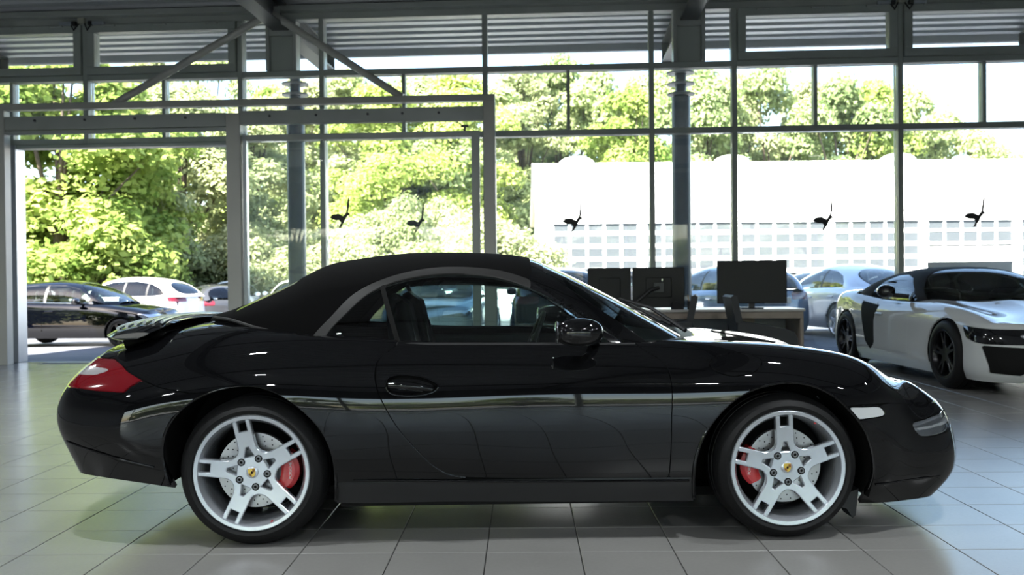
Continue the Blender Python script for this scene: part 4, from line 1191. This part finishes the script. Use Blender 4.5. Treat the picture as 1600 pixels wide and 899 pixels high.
def hatch(kind):
    """families of proportions"""
    if kind == 'hatch':
        return dict(WB=2.63, ro=.80, fo=.86, hw=.89, R=.315, z0=.20, belt=[(-.8, .95), (0, .955), (1., .93), (2., .90), (2.6, .83), (3.2, .73), (3.49, .66)], deck=[(-.8, 1.0), (0, 1.0), (1.5, 1.0), (2., .99), (2.4, .93), (3., .85), (3.49, .72)],
                    roof=[(-.72, 1.0), (-.52, 1.19), (-.3, 1.33), (.1, 1.40), (.8, 1.435), (1.3, 1.42), (1.7, 1.33), (2.1, 1.16), (2.45, .97)], dlo=[(-.28, 1.0), (-.22, 1.16), (.05, 1.29), (.6, 1.345), (1.25, 1.335), (1.6, 1.25), (2.0, 1.0), (2.05, .945), (1., .955), (-.1, .98)],
                    pillars=[.15, .86], A=((2.25, .90), (1.45, 1.40)), D=((-.72, .98), (-.30, 1.33)), doors=[(.02, .88), (.885, 1.96)], mirror=(1.72, .99),
                    lights=[('tail_light', [(-1.2, .93), (-.45, .93), (-.52, .80), (-1.2, .78)], 'xz', M_TAIL, .35), ('headlight', [(3.9, .70), (3.12, .71), (2.95, .735), (3.15, .60), (3.9, .58)], 'xz', M_LAMP, .38)])
    if kind == 'suv':
        return dict(WB=2.70, ro=.85, fo=.88, hw=.93, R=.355, z0=.26, belt=[(-.85, 1.08), (0, 1.08), (1., 1.04), (2., 1.02), (2.7, .97), (3.3, .86), (3.58, .78)], deck=[(-.85, 1.12), (0, 1.12), (1.5, 1.1), (2., 1.1), (2.5, 1.07), (3.1, 1.0), (3.58, .85)],
                    roof=[(-.78, 1.08), (-.62, 1.25), (-.3, 1.46), (.2, 1.58), (.8, 1.62), (1.3, 1.60), (1.7, 1.50), (2.1, 1.32), (2.5, 1.10)], dlo=[(-.42, 1.13), (-.25, 1.30), (.1, 1.44), (.6, 1.51), (1.25, 1.50), (1.6, 1.41), (2.0, 1.15), (2.06, 1.07), (1., 1.08), (-.1, 1.10)],
                    pillars=[.16, .90], A=((2.28, 1.04), (1.45, 1.58)), D=((-.78, 1.1), (-.26, 1.48)), doors=[(.05, .92), (.925, 2.02)], mirror=(1.78, 1.12),
                    lights=[('tail_light', [(-1.2, 1.03), (-.50, 1.06), (-.55, .95), (-1.2, .90)], 'xz', M_TAIL, .3), ('headlight', [(3.9, .84), (3.25, .86), (3.05, .88), (3.25, .74), (3.9, .73)], 'xz', M_LAMP, .40)])
    if kind == 'coupe':
        return dict(WB=2.73, ro=1.02, fo=.92, hw=.91, R=.335, z0=.19, belt=[(-1.0, .93), (-.4, .955), (.3, .955), (1.2, .93), (2., .89), (2.7, .82), (3.3, .72), (3.6, .66)], deck=[(-1., .98), (-.4, 1.0), (.5, 1.0), (1.5, .98), (2., .97), (2.5, .91), (3.1, .83), (3.6, .70)],
                    roof=[(-.75, .985), (-.5, 1.08), (-.1, 1.23), (.4, 1.35), (.9, 1.41), (1.35, 1.40), (1.8, 1.29), (2.2, 1.12), (2.5, .95)], dlo=[(-.12, .99), (-.06, 1.07), (.18, 1.19), (.6, 1.29), (1.1, 1.325), (1.5, 1.28), (1.85, 1.13), (2.1, .93), (1., .95), (.2, .975)],
                    pillars=[.92], A=((2.32, .89), (1.52, 1.37)), D=((-.78, .96), (.35, 1.36)), doors=[(.02, .95), (.955, 2.05)], mirror=(1.80, .98),
                    lights=[('tail_light', [(-1.3, .90), (-.62, .91), (-.66, .80), (-1.3, .78)], 'xz', M_TAIL, .35), ('headlight', [(3.9, .69), (3.3, .71), (3.05, .73), (3.25, .60), (3.9, .58)], 'xz', M_LAMP, .4)])
def build_cars():
    W_ = paint('white', (.78, .79, .80), .2); SIL = paint('silver', (.50, .54, .60), .3, .55); NAVY = paint('navy', (.0006, .0008, .0022), .2)
    BLUEG = paint('blue_grey', (.10, .16, .25), .3, .4); DK = paint('dark_grey', (.03, .032, .036), .25); PEARL = paint('pearl', (.74, .72, .72), .2); LB = paint('ice_blue', (.30, .42, .55), .3, .4)
    def car(kind, pos, head, pnt, label, **kw):
        sp = hatch(kind); sp.update(pos=pos, head=head, paint=pnt, label=label); sp.update(kw)
        return build_car(sp)
    car('hatch', (-9.55, 21.6), -6, NAVY, 'dark navy hatchback with bright window trim seen side-on through the open doorway', trim=NAVY, z=-.25, rim=M_RIMD, chrome=[(-.25, .985), (.5, .97), (1.2, .957), (2.0, .945)], mirror_mat=M_GLOSSB)
    car('suv', (-10.9, 27.4), 166, PEARL, 'pearl white crossover showing its tail lights behind the navy hatchback', glass=M_CGLASS_D)
    car('suv', (-12.6, 32.0), 172, DK, 'dark grey crossover whose roof shows above the pearl white crossover', glass=M_CGLASS_D)
    car('hatch', (-9.6, 31.2), 118, DK, 'dark hatchback parked right of the pearl white crossover')
    car('suv', (-10.6, 36.6), -82, W_, 'white car facing the showroom, just left of the door post')
    car('suv', (-8.3, 37.0), -84, W_, 'white car in the far row seen right of the door post')
    car('hatch', (-1.35, 19.6), -98, LB, 'ice blue car facing the showroom, seen through the convertible cabin')
    car('suv', (-.35, 26.0), 0, W_, 'white car standing side-on, seen through the convertible door window')
    car('hatch', (.95, 18.6), 86, NAVY, 'dark blue car seen from behind through the front of the door window')
    car('suv', (1.9, 27.0), 178, DK, 'dark car behind the twin black monitors and windscreen', glass=M_CGLASS_D)
    car('hatch', (4.25, 19.5), 104, BLUEG, 'blue-grey hatchback seen from behind, between the monitors and the silver coupe', plate=(-.83, .78), glass=M_CGLASS)
    car('coupe', (6.75, 19.6), 97, SIL, 'silver four-door coupe outside, behind the white sports car')
    car('coupe', (8.3, 26.8), 200, SIL, 'silver low car farther out between the blue-grey hatchback and the silver coupe')
    car('suv', (10.6, 31.0), 210, DK, 'dark crossover farthest back, above the silver coupe')
    car('suv', (8.9, 34.0), 180, W_, 'white car farthest back, right of the single monitor')
    # ---- white mid-engined sports car inside the showroom
    WH = paint('r_white', (.66, .68, .68), .22)
    fx, fy = 4.37, 9.83
    hd = -88.3; h = math.radians(hd)
    hw = .955
    ex, ey = (math.cos(h), math.sin(h)), (-math.sin(h), math.cos(h))
    cx, cy = fx - 1.325 * ex[0] + .945 * ey[0], fy - 1.325 * ex[1] + .945 * ey[1]
    T = car('coupe', (cx, cy), hd, WH, 'white open-top style sports car with black fabric roof, nose towards the camera', name='white_sports_car', z=0., WB=2.65, ro=.86, fo=.93, hw=.965, R=.352, z0=.13, ka=1.06,
        belt=[(-.85, .87), (-.3, .915), (.25, .90), (.8, .855), (1.5, .835), (2.0, .83), (2.65, .80), (3.1, .70), (3.58, .585)],
        deck=[(-.85, .95), (-.3, .98), (.4, .97), (1., .93), (1.7, .93), (2.0, .91), (2.35, .83), (2.65, .775), (3.1, .70), (3.58, .60)],
        roof=[(-.15, .955), (.15, 1.06), (.45, 1.17), (.8, 1.235), (1.15, 1.24), (1.4, 1.20), (1.7, 1.08), (2.0, .955), (2.2, .865)],
        dlo=[(.52, .89), (.56, .98), (.66, 1.08), (.85, 1.15), (1.08, 1.16), (1.3, 1.12), (1.55, 1.0), (1.80, .865), (1.2, .865)], pillars=[1.62], A=((1.98, .845), (1.32, 1.205)), D=((.0, .94), (.30, 1.12)),
        doors=[(.90, 1.82)], mirror=(1.53, .97), mirror_mat=M_GLOSSB, roof_mat=pbr('roof_fabric2', (.012, .012, .013), .8), glass=M_CGLASS, rim=M_RIMD, wheels='ten', rear_seats=False, nu=200, nv=70, kf=.92,
        fin=[.07, .0, 0, .06, .12, .20, .24, .26],
        lights=[('headlight', [(2.95, .655), (3.9, .60), (3.9, .47), (3.2, .50), (3.06, .54)], 'xz', M_GLOSSB, .50),
                ('side_blade', [(.46, .84), (.98, .80), (.90, .62), (.93, .36), (.80, .26), (.66, .36), (.54, .60)], 'xz', M_MATTE, .6),
                ('tail_light', [(-1.2, .80), (-.7, .82), (-.72, .70), (-1.2, .68)], 'xz', M_TAIL, .35),
                ('air_intake', [(.52, .46), (.88, .475), (.84, .22), (.60, .20), (.55, .30)], 'yz', M_MATTE, 3.08),
                ('grille', [(-.2, .50), (.44, .49), (.40, .20), (.34, .17), (-.2, .17)], 'yz', M_MATTE, 3.08)])
    for s in (-1, 1):
        for k in range(3):
            MB().tube([(3.44 - .33 * ((.56 + .10 * k) / .86) ** 3 * 1.05 + .05, s * (.58 + .10 * k), .44), (3.47 - .33 * ((.56 + .10 * k) / .86) ** 3 * 1.05 + .03, s * (.58 + .09 * k), .22)], .012, 6).build('intake_slat', M_GLOSSB, T, True)
        for k in range(5):
            a = .56 + .055 * k
            MB().blob((3.53 - .42 * (a / .86) ** 3, s * a, .565 + .004 * k), (.022, .026, .022), 10, 6).build('lamp_element', M_LAMP, T, True)
        MB().tube([(1.95, s * .83, .79), (2.2, s * .85, .80), (2.5, s * .80, .80)], .004, 6).build('fender_crease', WH, T, True)

# ------------------------------------------------------------------ desk area
def build_desk():
    WOOD = pbr('desk_wood', (.30, .25, .21), .45, noise=(6, .12)); TOPM = pbr('desk_top', (.50, .49, .48), .35)
    D = thing('office_desk', 'long wooden office desk with pale top under the glass front', 'desk', (2.0, 11.75, 0), WA)
    MB().box((.2, 0, .755), (2.45, .85, .03), .004).build('desk_top', TOPM, D)
    MB().box((.2, -.40, .70), (2.41, .02, .08), .003).build('desk_apron', WOOD, D)
    MB().box((1.39, 0, .37), (.04, .80, .74), .004).build('side_panel', WOOD, D)
    MB().box((-.99, 0, .37), (.04, .80, .74), .004).build('side_panel', WOOD, D)
    MB().box((.75, -.1, .35), (.30, .04, .70), .004).build('leg_panel', WOOD, D)
    MB().box((.2, .38, .48), (2.34, .02, .40), .003).build('back_panel', pbr('desk_back', (.33, .36, .40), .5), D)
    SCR = pbr('monitor_black', (.0032, .0036, .0042), .5)
    def monitor(x, y, z, w, h, rz, label, arm=False):
        T = thing('monitor', label, 'monitor', (x, y, .77), rz, 'black monitors on the desk')
        MB().box((0, 0, z - .77), (w, .03, h), .008).build('screen_back', SCR, T)
        if w < .7: MB().box((0, -.022, z - .77), (w * .5, .018, h * .5), .008).build('rear_housing', SCR, T)
        if not arm:
            MB().box((0, .02, (z - h / 2 - .77) / 2), (.07, .03, z - h / 2 - .77 + .1)).build('stand_neck', M_BLACK, T)
            MB().box((0, .02, .008), (.26, .18, .014), .005).build('stand_foot', M_BLACK, T)
        else:
            MB().tube([(0, -.06, z - .77), (-.10, -.10, z - .80), (-.34, -.12, z - 1.0), (-.34, -.05, .0)], .022, 8).build('monitor_arm', M_BLACK, T, True)
            MB().box((0, -.055, z - .77), (.12, .02, .12), .004).build('mount_plate', M_DARKSTEEL, T)
            MB().box((.04, -.058, z - .68), (.014, .012, .03)).build('mount_clip', M_CHROME, T)
    monitor(1.165, 11.62, 1.03, .52, .48, WA + .12, 'black monitor back nearest the windscreen, left one of the pair')
    monitor(1.75, 11.60, 1.03, .62, .48, WA, 'black monitor on a jointed arm, right one of the pair', True)
    monitor(2.83, 11.46, 1.085, .81, .505, WA - .03, 'large single black monitor before the blue-grey hatchback')
    LEA = pbr('chair_grey', (.020, .022, .025), .55)
    def chair(x, y, rz, label):
        T = thing('armchair', label, 'chair', (x, y, 0), rz, 'office chairs at the desk')
        pr = [(-.30, .44), (-.33, .62), (-.39, .93), (-.36, .955), (-.32, .94), (-.26, .64), (-.22, .46)]
        MB().prism(pr, -.27, .27).build('backrest', LEA, T)
        MB().box((0, 0, .43), (.56, .56, .12), .04).build('seat', LEA, T)
        for s in (-1, 1):
            MB().prism([(-.33, .36), (-.33, .66), (-.25, .665), (.16, .60), (.26, .56), (.30, .50), (.30, .36)], s * .27, s * .33).build('armrest', LEA, T)
            MB().tube([(.24, s * .26, .38), (.28, s * .28, .01)], .016, 8).build('leg', M_CHROME, T, True)
            MB().tube([(-.24, s * .26, .38), (-.28, s * .28, .01)], .016, 8).build('leg', M_CHROME, T, True)
    chair(2.74, 10.62, -.05, 'dark grey armchair with sloping arms before the single monitor')
    chair(1.70, 10.95, PI - .2, 'dark chair back showing just above the convertible windscreen base')
    # small things on the desk
    t = thing('tape_dispenser', 'small black tape dispenser on the desk by the twin monitors', 'dispenser', (1.93, 11.45, .77), .1)
    MB().prism([(-.05, 0), (-.045, .07), (-.02, .095), (.02, .095), (.05, .06), (.09, .03), (.09, 0)], -.03, .03).build('dispenser_body', M_BLACK, t)
    MB().lathe([(.012, -.01), (.03, -.01), (.03, .01), (.012, .01), (.012, -.01)], 18, Matrix.Translation((0, -.0, .055)) @ Matrix.Rotation(PI / 2, 4, 'X')).build('tape_roll', M_WHITE, t, True)
    p = thing('pen_holder', 'dark pen holder with pens at the right end of the twin monitors', 'holder', (2.10, 11.42, .77))
    MB().lathe([(.0, .0), (.04, .0), (.042, .10), (.038, .10), (.036, .01)], 18).build('cup', M_BLACK, p, True)
    for k, (a, b, m) in enumerate(((.02, .01, M_CHROME), (-.02, .0, pbr('pencil', (.5, .33, .12), .5)), (.0, -.02, M_BLACK), (.03, -.01, M_WHITE))):
        MB().tube([(a * .3, b * .3, .01), (a * 1.6, b * 1.6, .17)], .005, 6).build('pen', m, p)

# ------------------------------------------------------------------ outdoors
def leaf_cloud(rng, lumps, n, leaf, squash=.85):
    """leaf quads on the skins of lumps (x, y, z, r)"""
    L = np.array(lumps); area = L[:, 3] ** 2; pick = rng.choice(len(L), n, p=area / area.sum())
    d = rng.normal(size=(n, 3)); d /= np.linalg.norm(d, axis=1, keepdims=True)
    d[:, 2] = np.where(d[:, 2] < -.35, -d[:, 2], d[:, 2])
    rr = L[pick, 3] * (1 - .42 * rng.random(n) ** 2.0) * (1 + .10 * rng.normal(size=n))
    c = L[pick, :3] + d * rr[:, None] * np.array([1, 1, squash])
    nrm = d * .9 + rng.normal(size=(n, 3)) * .55 + np.array([0, 0, .35]); nrm /= np.linalg.norm(nrm, axis=1, keepdims=True)
    a = np.cross(nrm, rng.normal(size=(n, 3))); a /= np.linalg.norm(a, axis=1, keepdims=True); b = np.cross(nrm, a)
    s = (leaf * (.55 + .9 * rng.random(n)))[:, None]
    V = np.stack([c - a * s * .6, c + b * s * .38, c + a * s * .6 - nrm * s * .12, c - b * s * .38], 1).reshape(-1, 3)
    F = np.arange(4 * n).reshape(n, 4)
    return V, F
def fast_mesh(name, V, F, mat):
    me = bpy.data.meshes.new(name); n = len(F)
    me.vertices.add(len(V)); me.vertices.foreach_set('co', np.ascontiguousarray(V, dtype=np.float32).ravel())
    me.loops.add(n * 4); me.loops.foreach_set('vertex_index', np.ascontiguousarray(F, dtype=np.int32).ravel())
    me.polygons.add(n); me.polygons.foreach_set('loop_start', np.arange(0, 4 * n, 4, dtype=np.int32))
    me.update(calc_edges=True); me.validate()
    me.materials.append(mat)
    return me
def build_outdoors():
    # ---- ground
    ASPH = pbr('asphalt', (.075, .08, .092), .75, noise=(1.5, .15), bump=(60, .3))
    V = []; F = []
    xs_ = np.linspace(-70, 90, 17); ys_ = np.array([13.4, 14.35, 17, 22, 30, 40, 60, 100, 160])
    for yy in ys_:
        for xx in xs_: V.append((xx, yy, ground_z(xx, 14.4) - .03 if yy < 14.4 else ground_z(xx, yy)))
    n = len(xs_)
    for j in range(len(ys_) - 1):
        for i in range(n - 1): F.append((j * n + i, j * n + i + 1, (j + 1) * n + i + 1, (j + 1) * n + i))
    b = len(V); V += [(-70, -110, -.12), (90, -110, -.12), (90, -9.2, -.06), (-70, -9.2, -.06)]; F.append((b, b + 1, b + 2, b + 3))
    for x0, x1 in ((-70, -11.9), (13.2, 90)):
        b = len(V); V += [(x0, -9.2, -.06), (x1, -9.2, -.06), (x1, 13.4, ground_z(x1, 14.4) - .03), (x0, 13.4, ground_z(x0, 14.4) - .03)]; F.append((b, b + 1, b + 2, b + 3))
    # keep the ground clear of the room floor
    g = obj('ground', [(x, y, z - (.25 if (y > 13 and y < 14.36 and -11 < x < 13) else 0)) for x, y, z in V], F, ASPH)
    tag(g, 'grey asphalt yard outside the glass front', kind='structure')
    # grassy bank at the foot of the wood
    BANK = pbr('dry_bank', (.26, .21, .12), .9, noise=(.8, .45), bump=(6, .8))
    V = []; F = []
    gx_ = np.linspace(-60, 1, 40); gy_ = np.linspace(39, 70, 16)
    for yy in gy_:
        for xx in gx_:
            t = (yy - 39) / 31
            V.append((xx, yy, ground_z(xx, yy) + .02 + 4.2 * t ** .8 + .35 * math.sin(xx * 1.3 + yy) * min(1, t * 4)))
    n = len(gx_)
    for j in range(len(gy_) - 1):
        for i in range(n - 1): F.append((j * n + i, j * n + i + 1, (j + 1) * n + i + 1, (j + 1) * n + i))
    tag(obj('grass_bank', V, F, BANK, smooth=True), 'dry brown grassy bank under the trees behind the parked cars', kind='structure')
    # ---- white workshop hall
    HW = pbr('hall_white', (.78, .78, .78), .5); HG = pbr('hall_grey', (.42, .46, .50), .5); HP = pbr('hall_glass', (.066, .073, .083), .25)
    H = thing('workshop_hall', 'long white workshop hall with sectional glazed doors and a bright sloping roof', 'building', (1.35, 45, -.55))
    zz = .55
    MB().prism([(0, 4.12 + zz), (0, 4.30 + zz), (6.2, 7.15 + zz), (12.5, 4.3 + zz), (12.5, 4.12 + zz), (6.2, 6.95 + zz)], -.25, 36, 'x').build('hall_roof', pbr('hall_roof', (.80, .80, .80), .45), H)
    MB().prism([(.1, 0), (.1, 4.15 + zz), (6.2, 6.9 + zz), (12.4, 4.15 + zz), (12.4, 0)], .0, .15, 'x').build('gable_wall', HG, H)
    MB().box((18, 12.3, 2.3), (36, .2, 4.6)).build('rear_wall', HW, H)
    MB().box((18, 6, .02), (36, 12, .04)).build('hall_floor', HG, H)
    MB().box((18, .12, 4.42), (36, .2, .5)).build('eaves_band', HW, H)
    pane_me = make_mesh('pane', MB().box((0, 0, 0), (.66, .02, .40)).V, MB().box((0, 0, 0), (.66, .02, .40)).F, HP)
    for k in range(8):
        x0 = .45 + 4.35 * k
        MB().box((x0 - .12, .05, 2.2), (.30, .22, 4.5)).build('hall_pier', HW, H)
        if k == 4:
            d = MB()
            for q in range(6): d.box((x0 + .10 + .80 * q, .12, 3.45), (.14, .072, 1.7))
            for zq in (4.28, 3.72, 3.12, 2.60): d.box((x0 + 2.1, .12, zq), (4.1, .06, .14))
            d.box((x0 + 2.1, .12, 2.60), (4.1, .09, .72))
            do = d.build('sectional_door', HW, H)
            rows_ = [4.0, 3.42]
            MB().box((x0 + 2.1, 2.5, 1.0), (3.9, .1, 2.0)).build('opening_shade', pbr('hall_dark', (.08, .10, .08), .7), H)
        else:
            d = MB()
            for q in range(6): d.box((x0 + .10 + .80 * q, .12, 2.15), (.14, .072, 4.3))
            for q in range(8): d.box((x0 + 2.1, .12, .12 + .60 * q), (4.1, .06, .20))
            do = d.build('sectional_door', HW, H)
            rows_ = [.42 + .60 * q for q in range(7)]
        for rz_ in rows_:
            for q in range(5):
                link('pane', pane_me, do, (x0 + .50 + .80 * q, .12, rz_))
    for k, x in enumerate((2.1, 10.2, 18.9, 27)):
        MB().blob((x, 5.9, 7.05 + zz), (.95, .9, .42), 18, 8).build('roof_dome', pbr('dome_white', (.75, .74, .74), .4), H, True)
    # low annexe left of the hall
    A = thing('low_shed', 'low flat-roofed pale shed at the left end of the white hall', 'building', (-1.2, 46.5, -.6))
    MB().box((0, 0, 1.5), (2.6, 3, 2.8)).build('shed_wall', pbr('shed_wall', (.45, .44, .40), .7), A)
    MB().box((0, 0, 2.95), (3.0, 3.4, .18)).build('shed_roof', HW, A)
    # ---- trees
    LF = [leaf_mat('leaf_maple', (.15, .24, .05), (.50, .57, .18)), leaf_mat('leaf_oak', (.21, .285, .12), (.46, .51, .26)), leaf_mat('leaf_pale', (.28, .325, .16), (.47, .485, .28))]
    BARK = pbr('bark', (.075, .055, .040), .9, noise=(4, .3), bump=(12, .6))
    protos = []
    def proto(seed, n, leaf, mat, spread=3.0, nl=26, low=2.2, top=10.):
        rng = np.random.default_rng(seed)
        lumps = []
        for i in range(nl):
            t = rng.random(); z = low + (top - low - 1.0) * t
            env = spread * math.sin(PI * (.16 + .80 * t)) ** .8
            a = rng.random() * 2 * PI; r = env * math.sqrt(rng.random())
            lumps.append((r * math.cos(a), r * math.sin(a), z, (.75 + .75 * rng.random()) * (1.15 - .45 * t)))
        lumps.append((0, 0, top - 1.0, 1.0))
        V, F = leaf_cloud(rng, lumps, n, leaf)
        cm = fast_mesh('foliage', V, F, mat)
        tk = top / 10
        tb = MB().tube([(0, 0, -1.0), (.05, .02, 1.2 * tk), (.0, .1, 3.2 * tk), (.1, 0, 6.2 * tk)], [.26, .20, .15, .05], 10)
        for l in lumps[::3]:
            tb.tube([(.02, .05, min(l[2] - .6, 3.0) * .85), (l[0] * .5, l[1] * .5, l[2] * .75), (l[0], l[1], l[2])], [.09, .06, .02], 6)
        tm = make_mesh('trunk', tb.V, tb.F, BARK, None, True)
        protos.append((cm, tm))
    proto(1, 22000, .20, LF[0], 3.3, 34, .8)
    proto(2, 24000, .18, LF[1], 3.2, 34, .6)
    proto(3, 24000, .17, LF[2], 2.9, 36, .6)
    proto(4, 26000, .19, LF[1], 3.6, 40, .6)
    proto(5, 15000, .15, LF[2], 2.3, 22, .4, 4.2)       # shrub
    proto(6, 24000, .17, LF[0], 3.0, 36, .6)
    def tree(x, y, H, k, sx, label, group, name='tree', zb=None):
        z0 = zb if zb is not None else (ground_z(x, y) + (4.2 * max(0, (y - 39) / 31) ** .8 if (x < 1 and y > 39) else 0) if y > 14 else -.1)
        T = thing(name, label, 'tree' if name == 'tree' else 'shrub', (x, y, z0), RNG.random() * 6.28, group)
        base = 4.2 if k == 4 else 10.
        T.scale = (sx, sx, (H - z0) / base)
        link('foliage', protos[k][0], T); link('trunk', protos[k][1], T)
        return T
    def top(px, py, y): return ((px - 800) / 1517 * y, y, 1.168 + (434 - .0097 * (px - 800) - py) * y / 1517)
    # near trees by the doorway
    x, y, zt = top(95, 60, 34); tree(x, y, zt, 0, 1.25, 'big yellow-green broadleaf tree nearest the open doorway', 'trees by the car park')
    x, y, zt = top(-30, 40, 36); tree(x, y, zt, 0, 1.3, 'leafy tree at the extreme left edge beyond the doorway', 'trees by the car park')
    x, y, zt = top(180, 120, 38); tree(x, y, zt, 5, 1.0, 'fresh green tree right behind the big broadleaf tree', 'trees by the car park')
    x, y, zt = top(285, 130, 42); tree(x, y, zt, 2, 1.15, 'pale feathery tree seen at the right of the open doorway', 'trees by the car park')
    x, y, zt = top(395, 150, 46); tree(x, y, zt, 2, 1.15, 'pale tree behind the door post and blue column', 'trees by the car park')
    for px, y in ((-170, 37), (-290, 40), (-420, 44)):
        x, y, zt = top(px, 70, y); tree(x, y, zt, 5, 1.3, 'green tree beyond the left edge of the doorway trees', 'trees by the car park')
    wood = [(330, 60, 75, 1), (240, 75, 80, 2), (470, 120, 60, 2), (545, 105, 64, 1), (600, 125, 58, 5), (655, 110, 62, 3), (715, 105, 60, 5), (770, 125, 66, 1), (820, 100, 70, 2), (880, 78, 72, 1), (935, 100, 70, 3), (985, 130, 66, 5), (1040, 100, 72, 1), (1095, 95, 70, 3), (1150, 110, 74, 2), (1205, 92, 72, 1), (1260, 120, 76, 2), (1315, 112, 70, 3), (1365, 120, 72, 5), (1415, 128, 74, 1), (1475, 165, 78, 3), (1530, 200, 80, 1), (1590, 235, 84, 3), (560, 130, 76, 3), (690, 140, 80, 2), (1120, 150, 84, 1), (1440, 185, 86, 2), (430, 130, 70, 5), (850, 120, 84, 3), (1000, 110, 86, 2), (1290, 140, 88, 3), (1640, 215, 80, 1)]
    for px, py, y, k in wood:
        x, y, zt = top(px, py, y)
        lab = 'green tree in the wood rising behind the white hall roof' if px > 830 else 'green tree in the wood seen through the glass left of the white hall'
        tree(x, y, zt, k, 1.35 if px > 400 else 1.2, lab, 'wood behind the hall' if px > 830 else 'wood left of the hall')
    for i in range(34):
        px = -40 + 27 * i + RNG.uniform(-8, 8); y = RNG.uniform(41, 52)
        x = (px - 800) / 1517 * y
        if x > -.5: continue
        zb = ground_z(x, y) + 4.2 * ((y - 39) / 31) ** .8 - .2
        tree(x, y, zb + RNG.uniform(2.6, 5.0), 4, RNG.uniform(.8, 1.2), 'rounded shrub on the bank behind the parked cars', 'shrubs on the bank', 'shrub', zb)
    for i in range(7):  # unseen trees added to block horizon sky mirrored in the hatchback
        tree(-21 - 3 * math.sin(i * 2.3), -8 + 4.6 * i, 8.5 + 1.6 * math.sin(i * 1.9), (5, 1, 3)[i % 3], 1.2, 'added unseen tree left of the showroom, keeps bright sky off the navy hatchback', 'added trees left of the showroom')
    for i in range(12):
        x = -24 + 5.2 * i
        tree(x, -34 + 4 * math.sin(i * 2.1), 5.2 + 1.2 * math.sin(i * 1.7), (1, 3, 5)[i % 3], 1.1, 'tree across the road behind the camera, mirrored in the black paint', 'trees behind the camera')

build_floor()
build_shell()
build_hero()
build_cars()
build_desk()
build_outdoors()
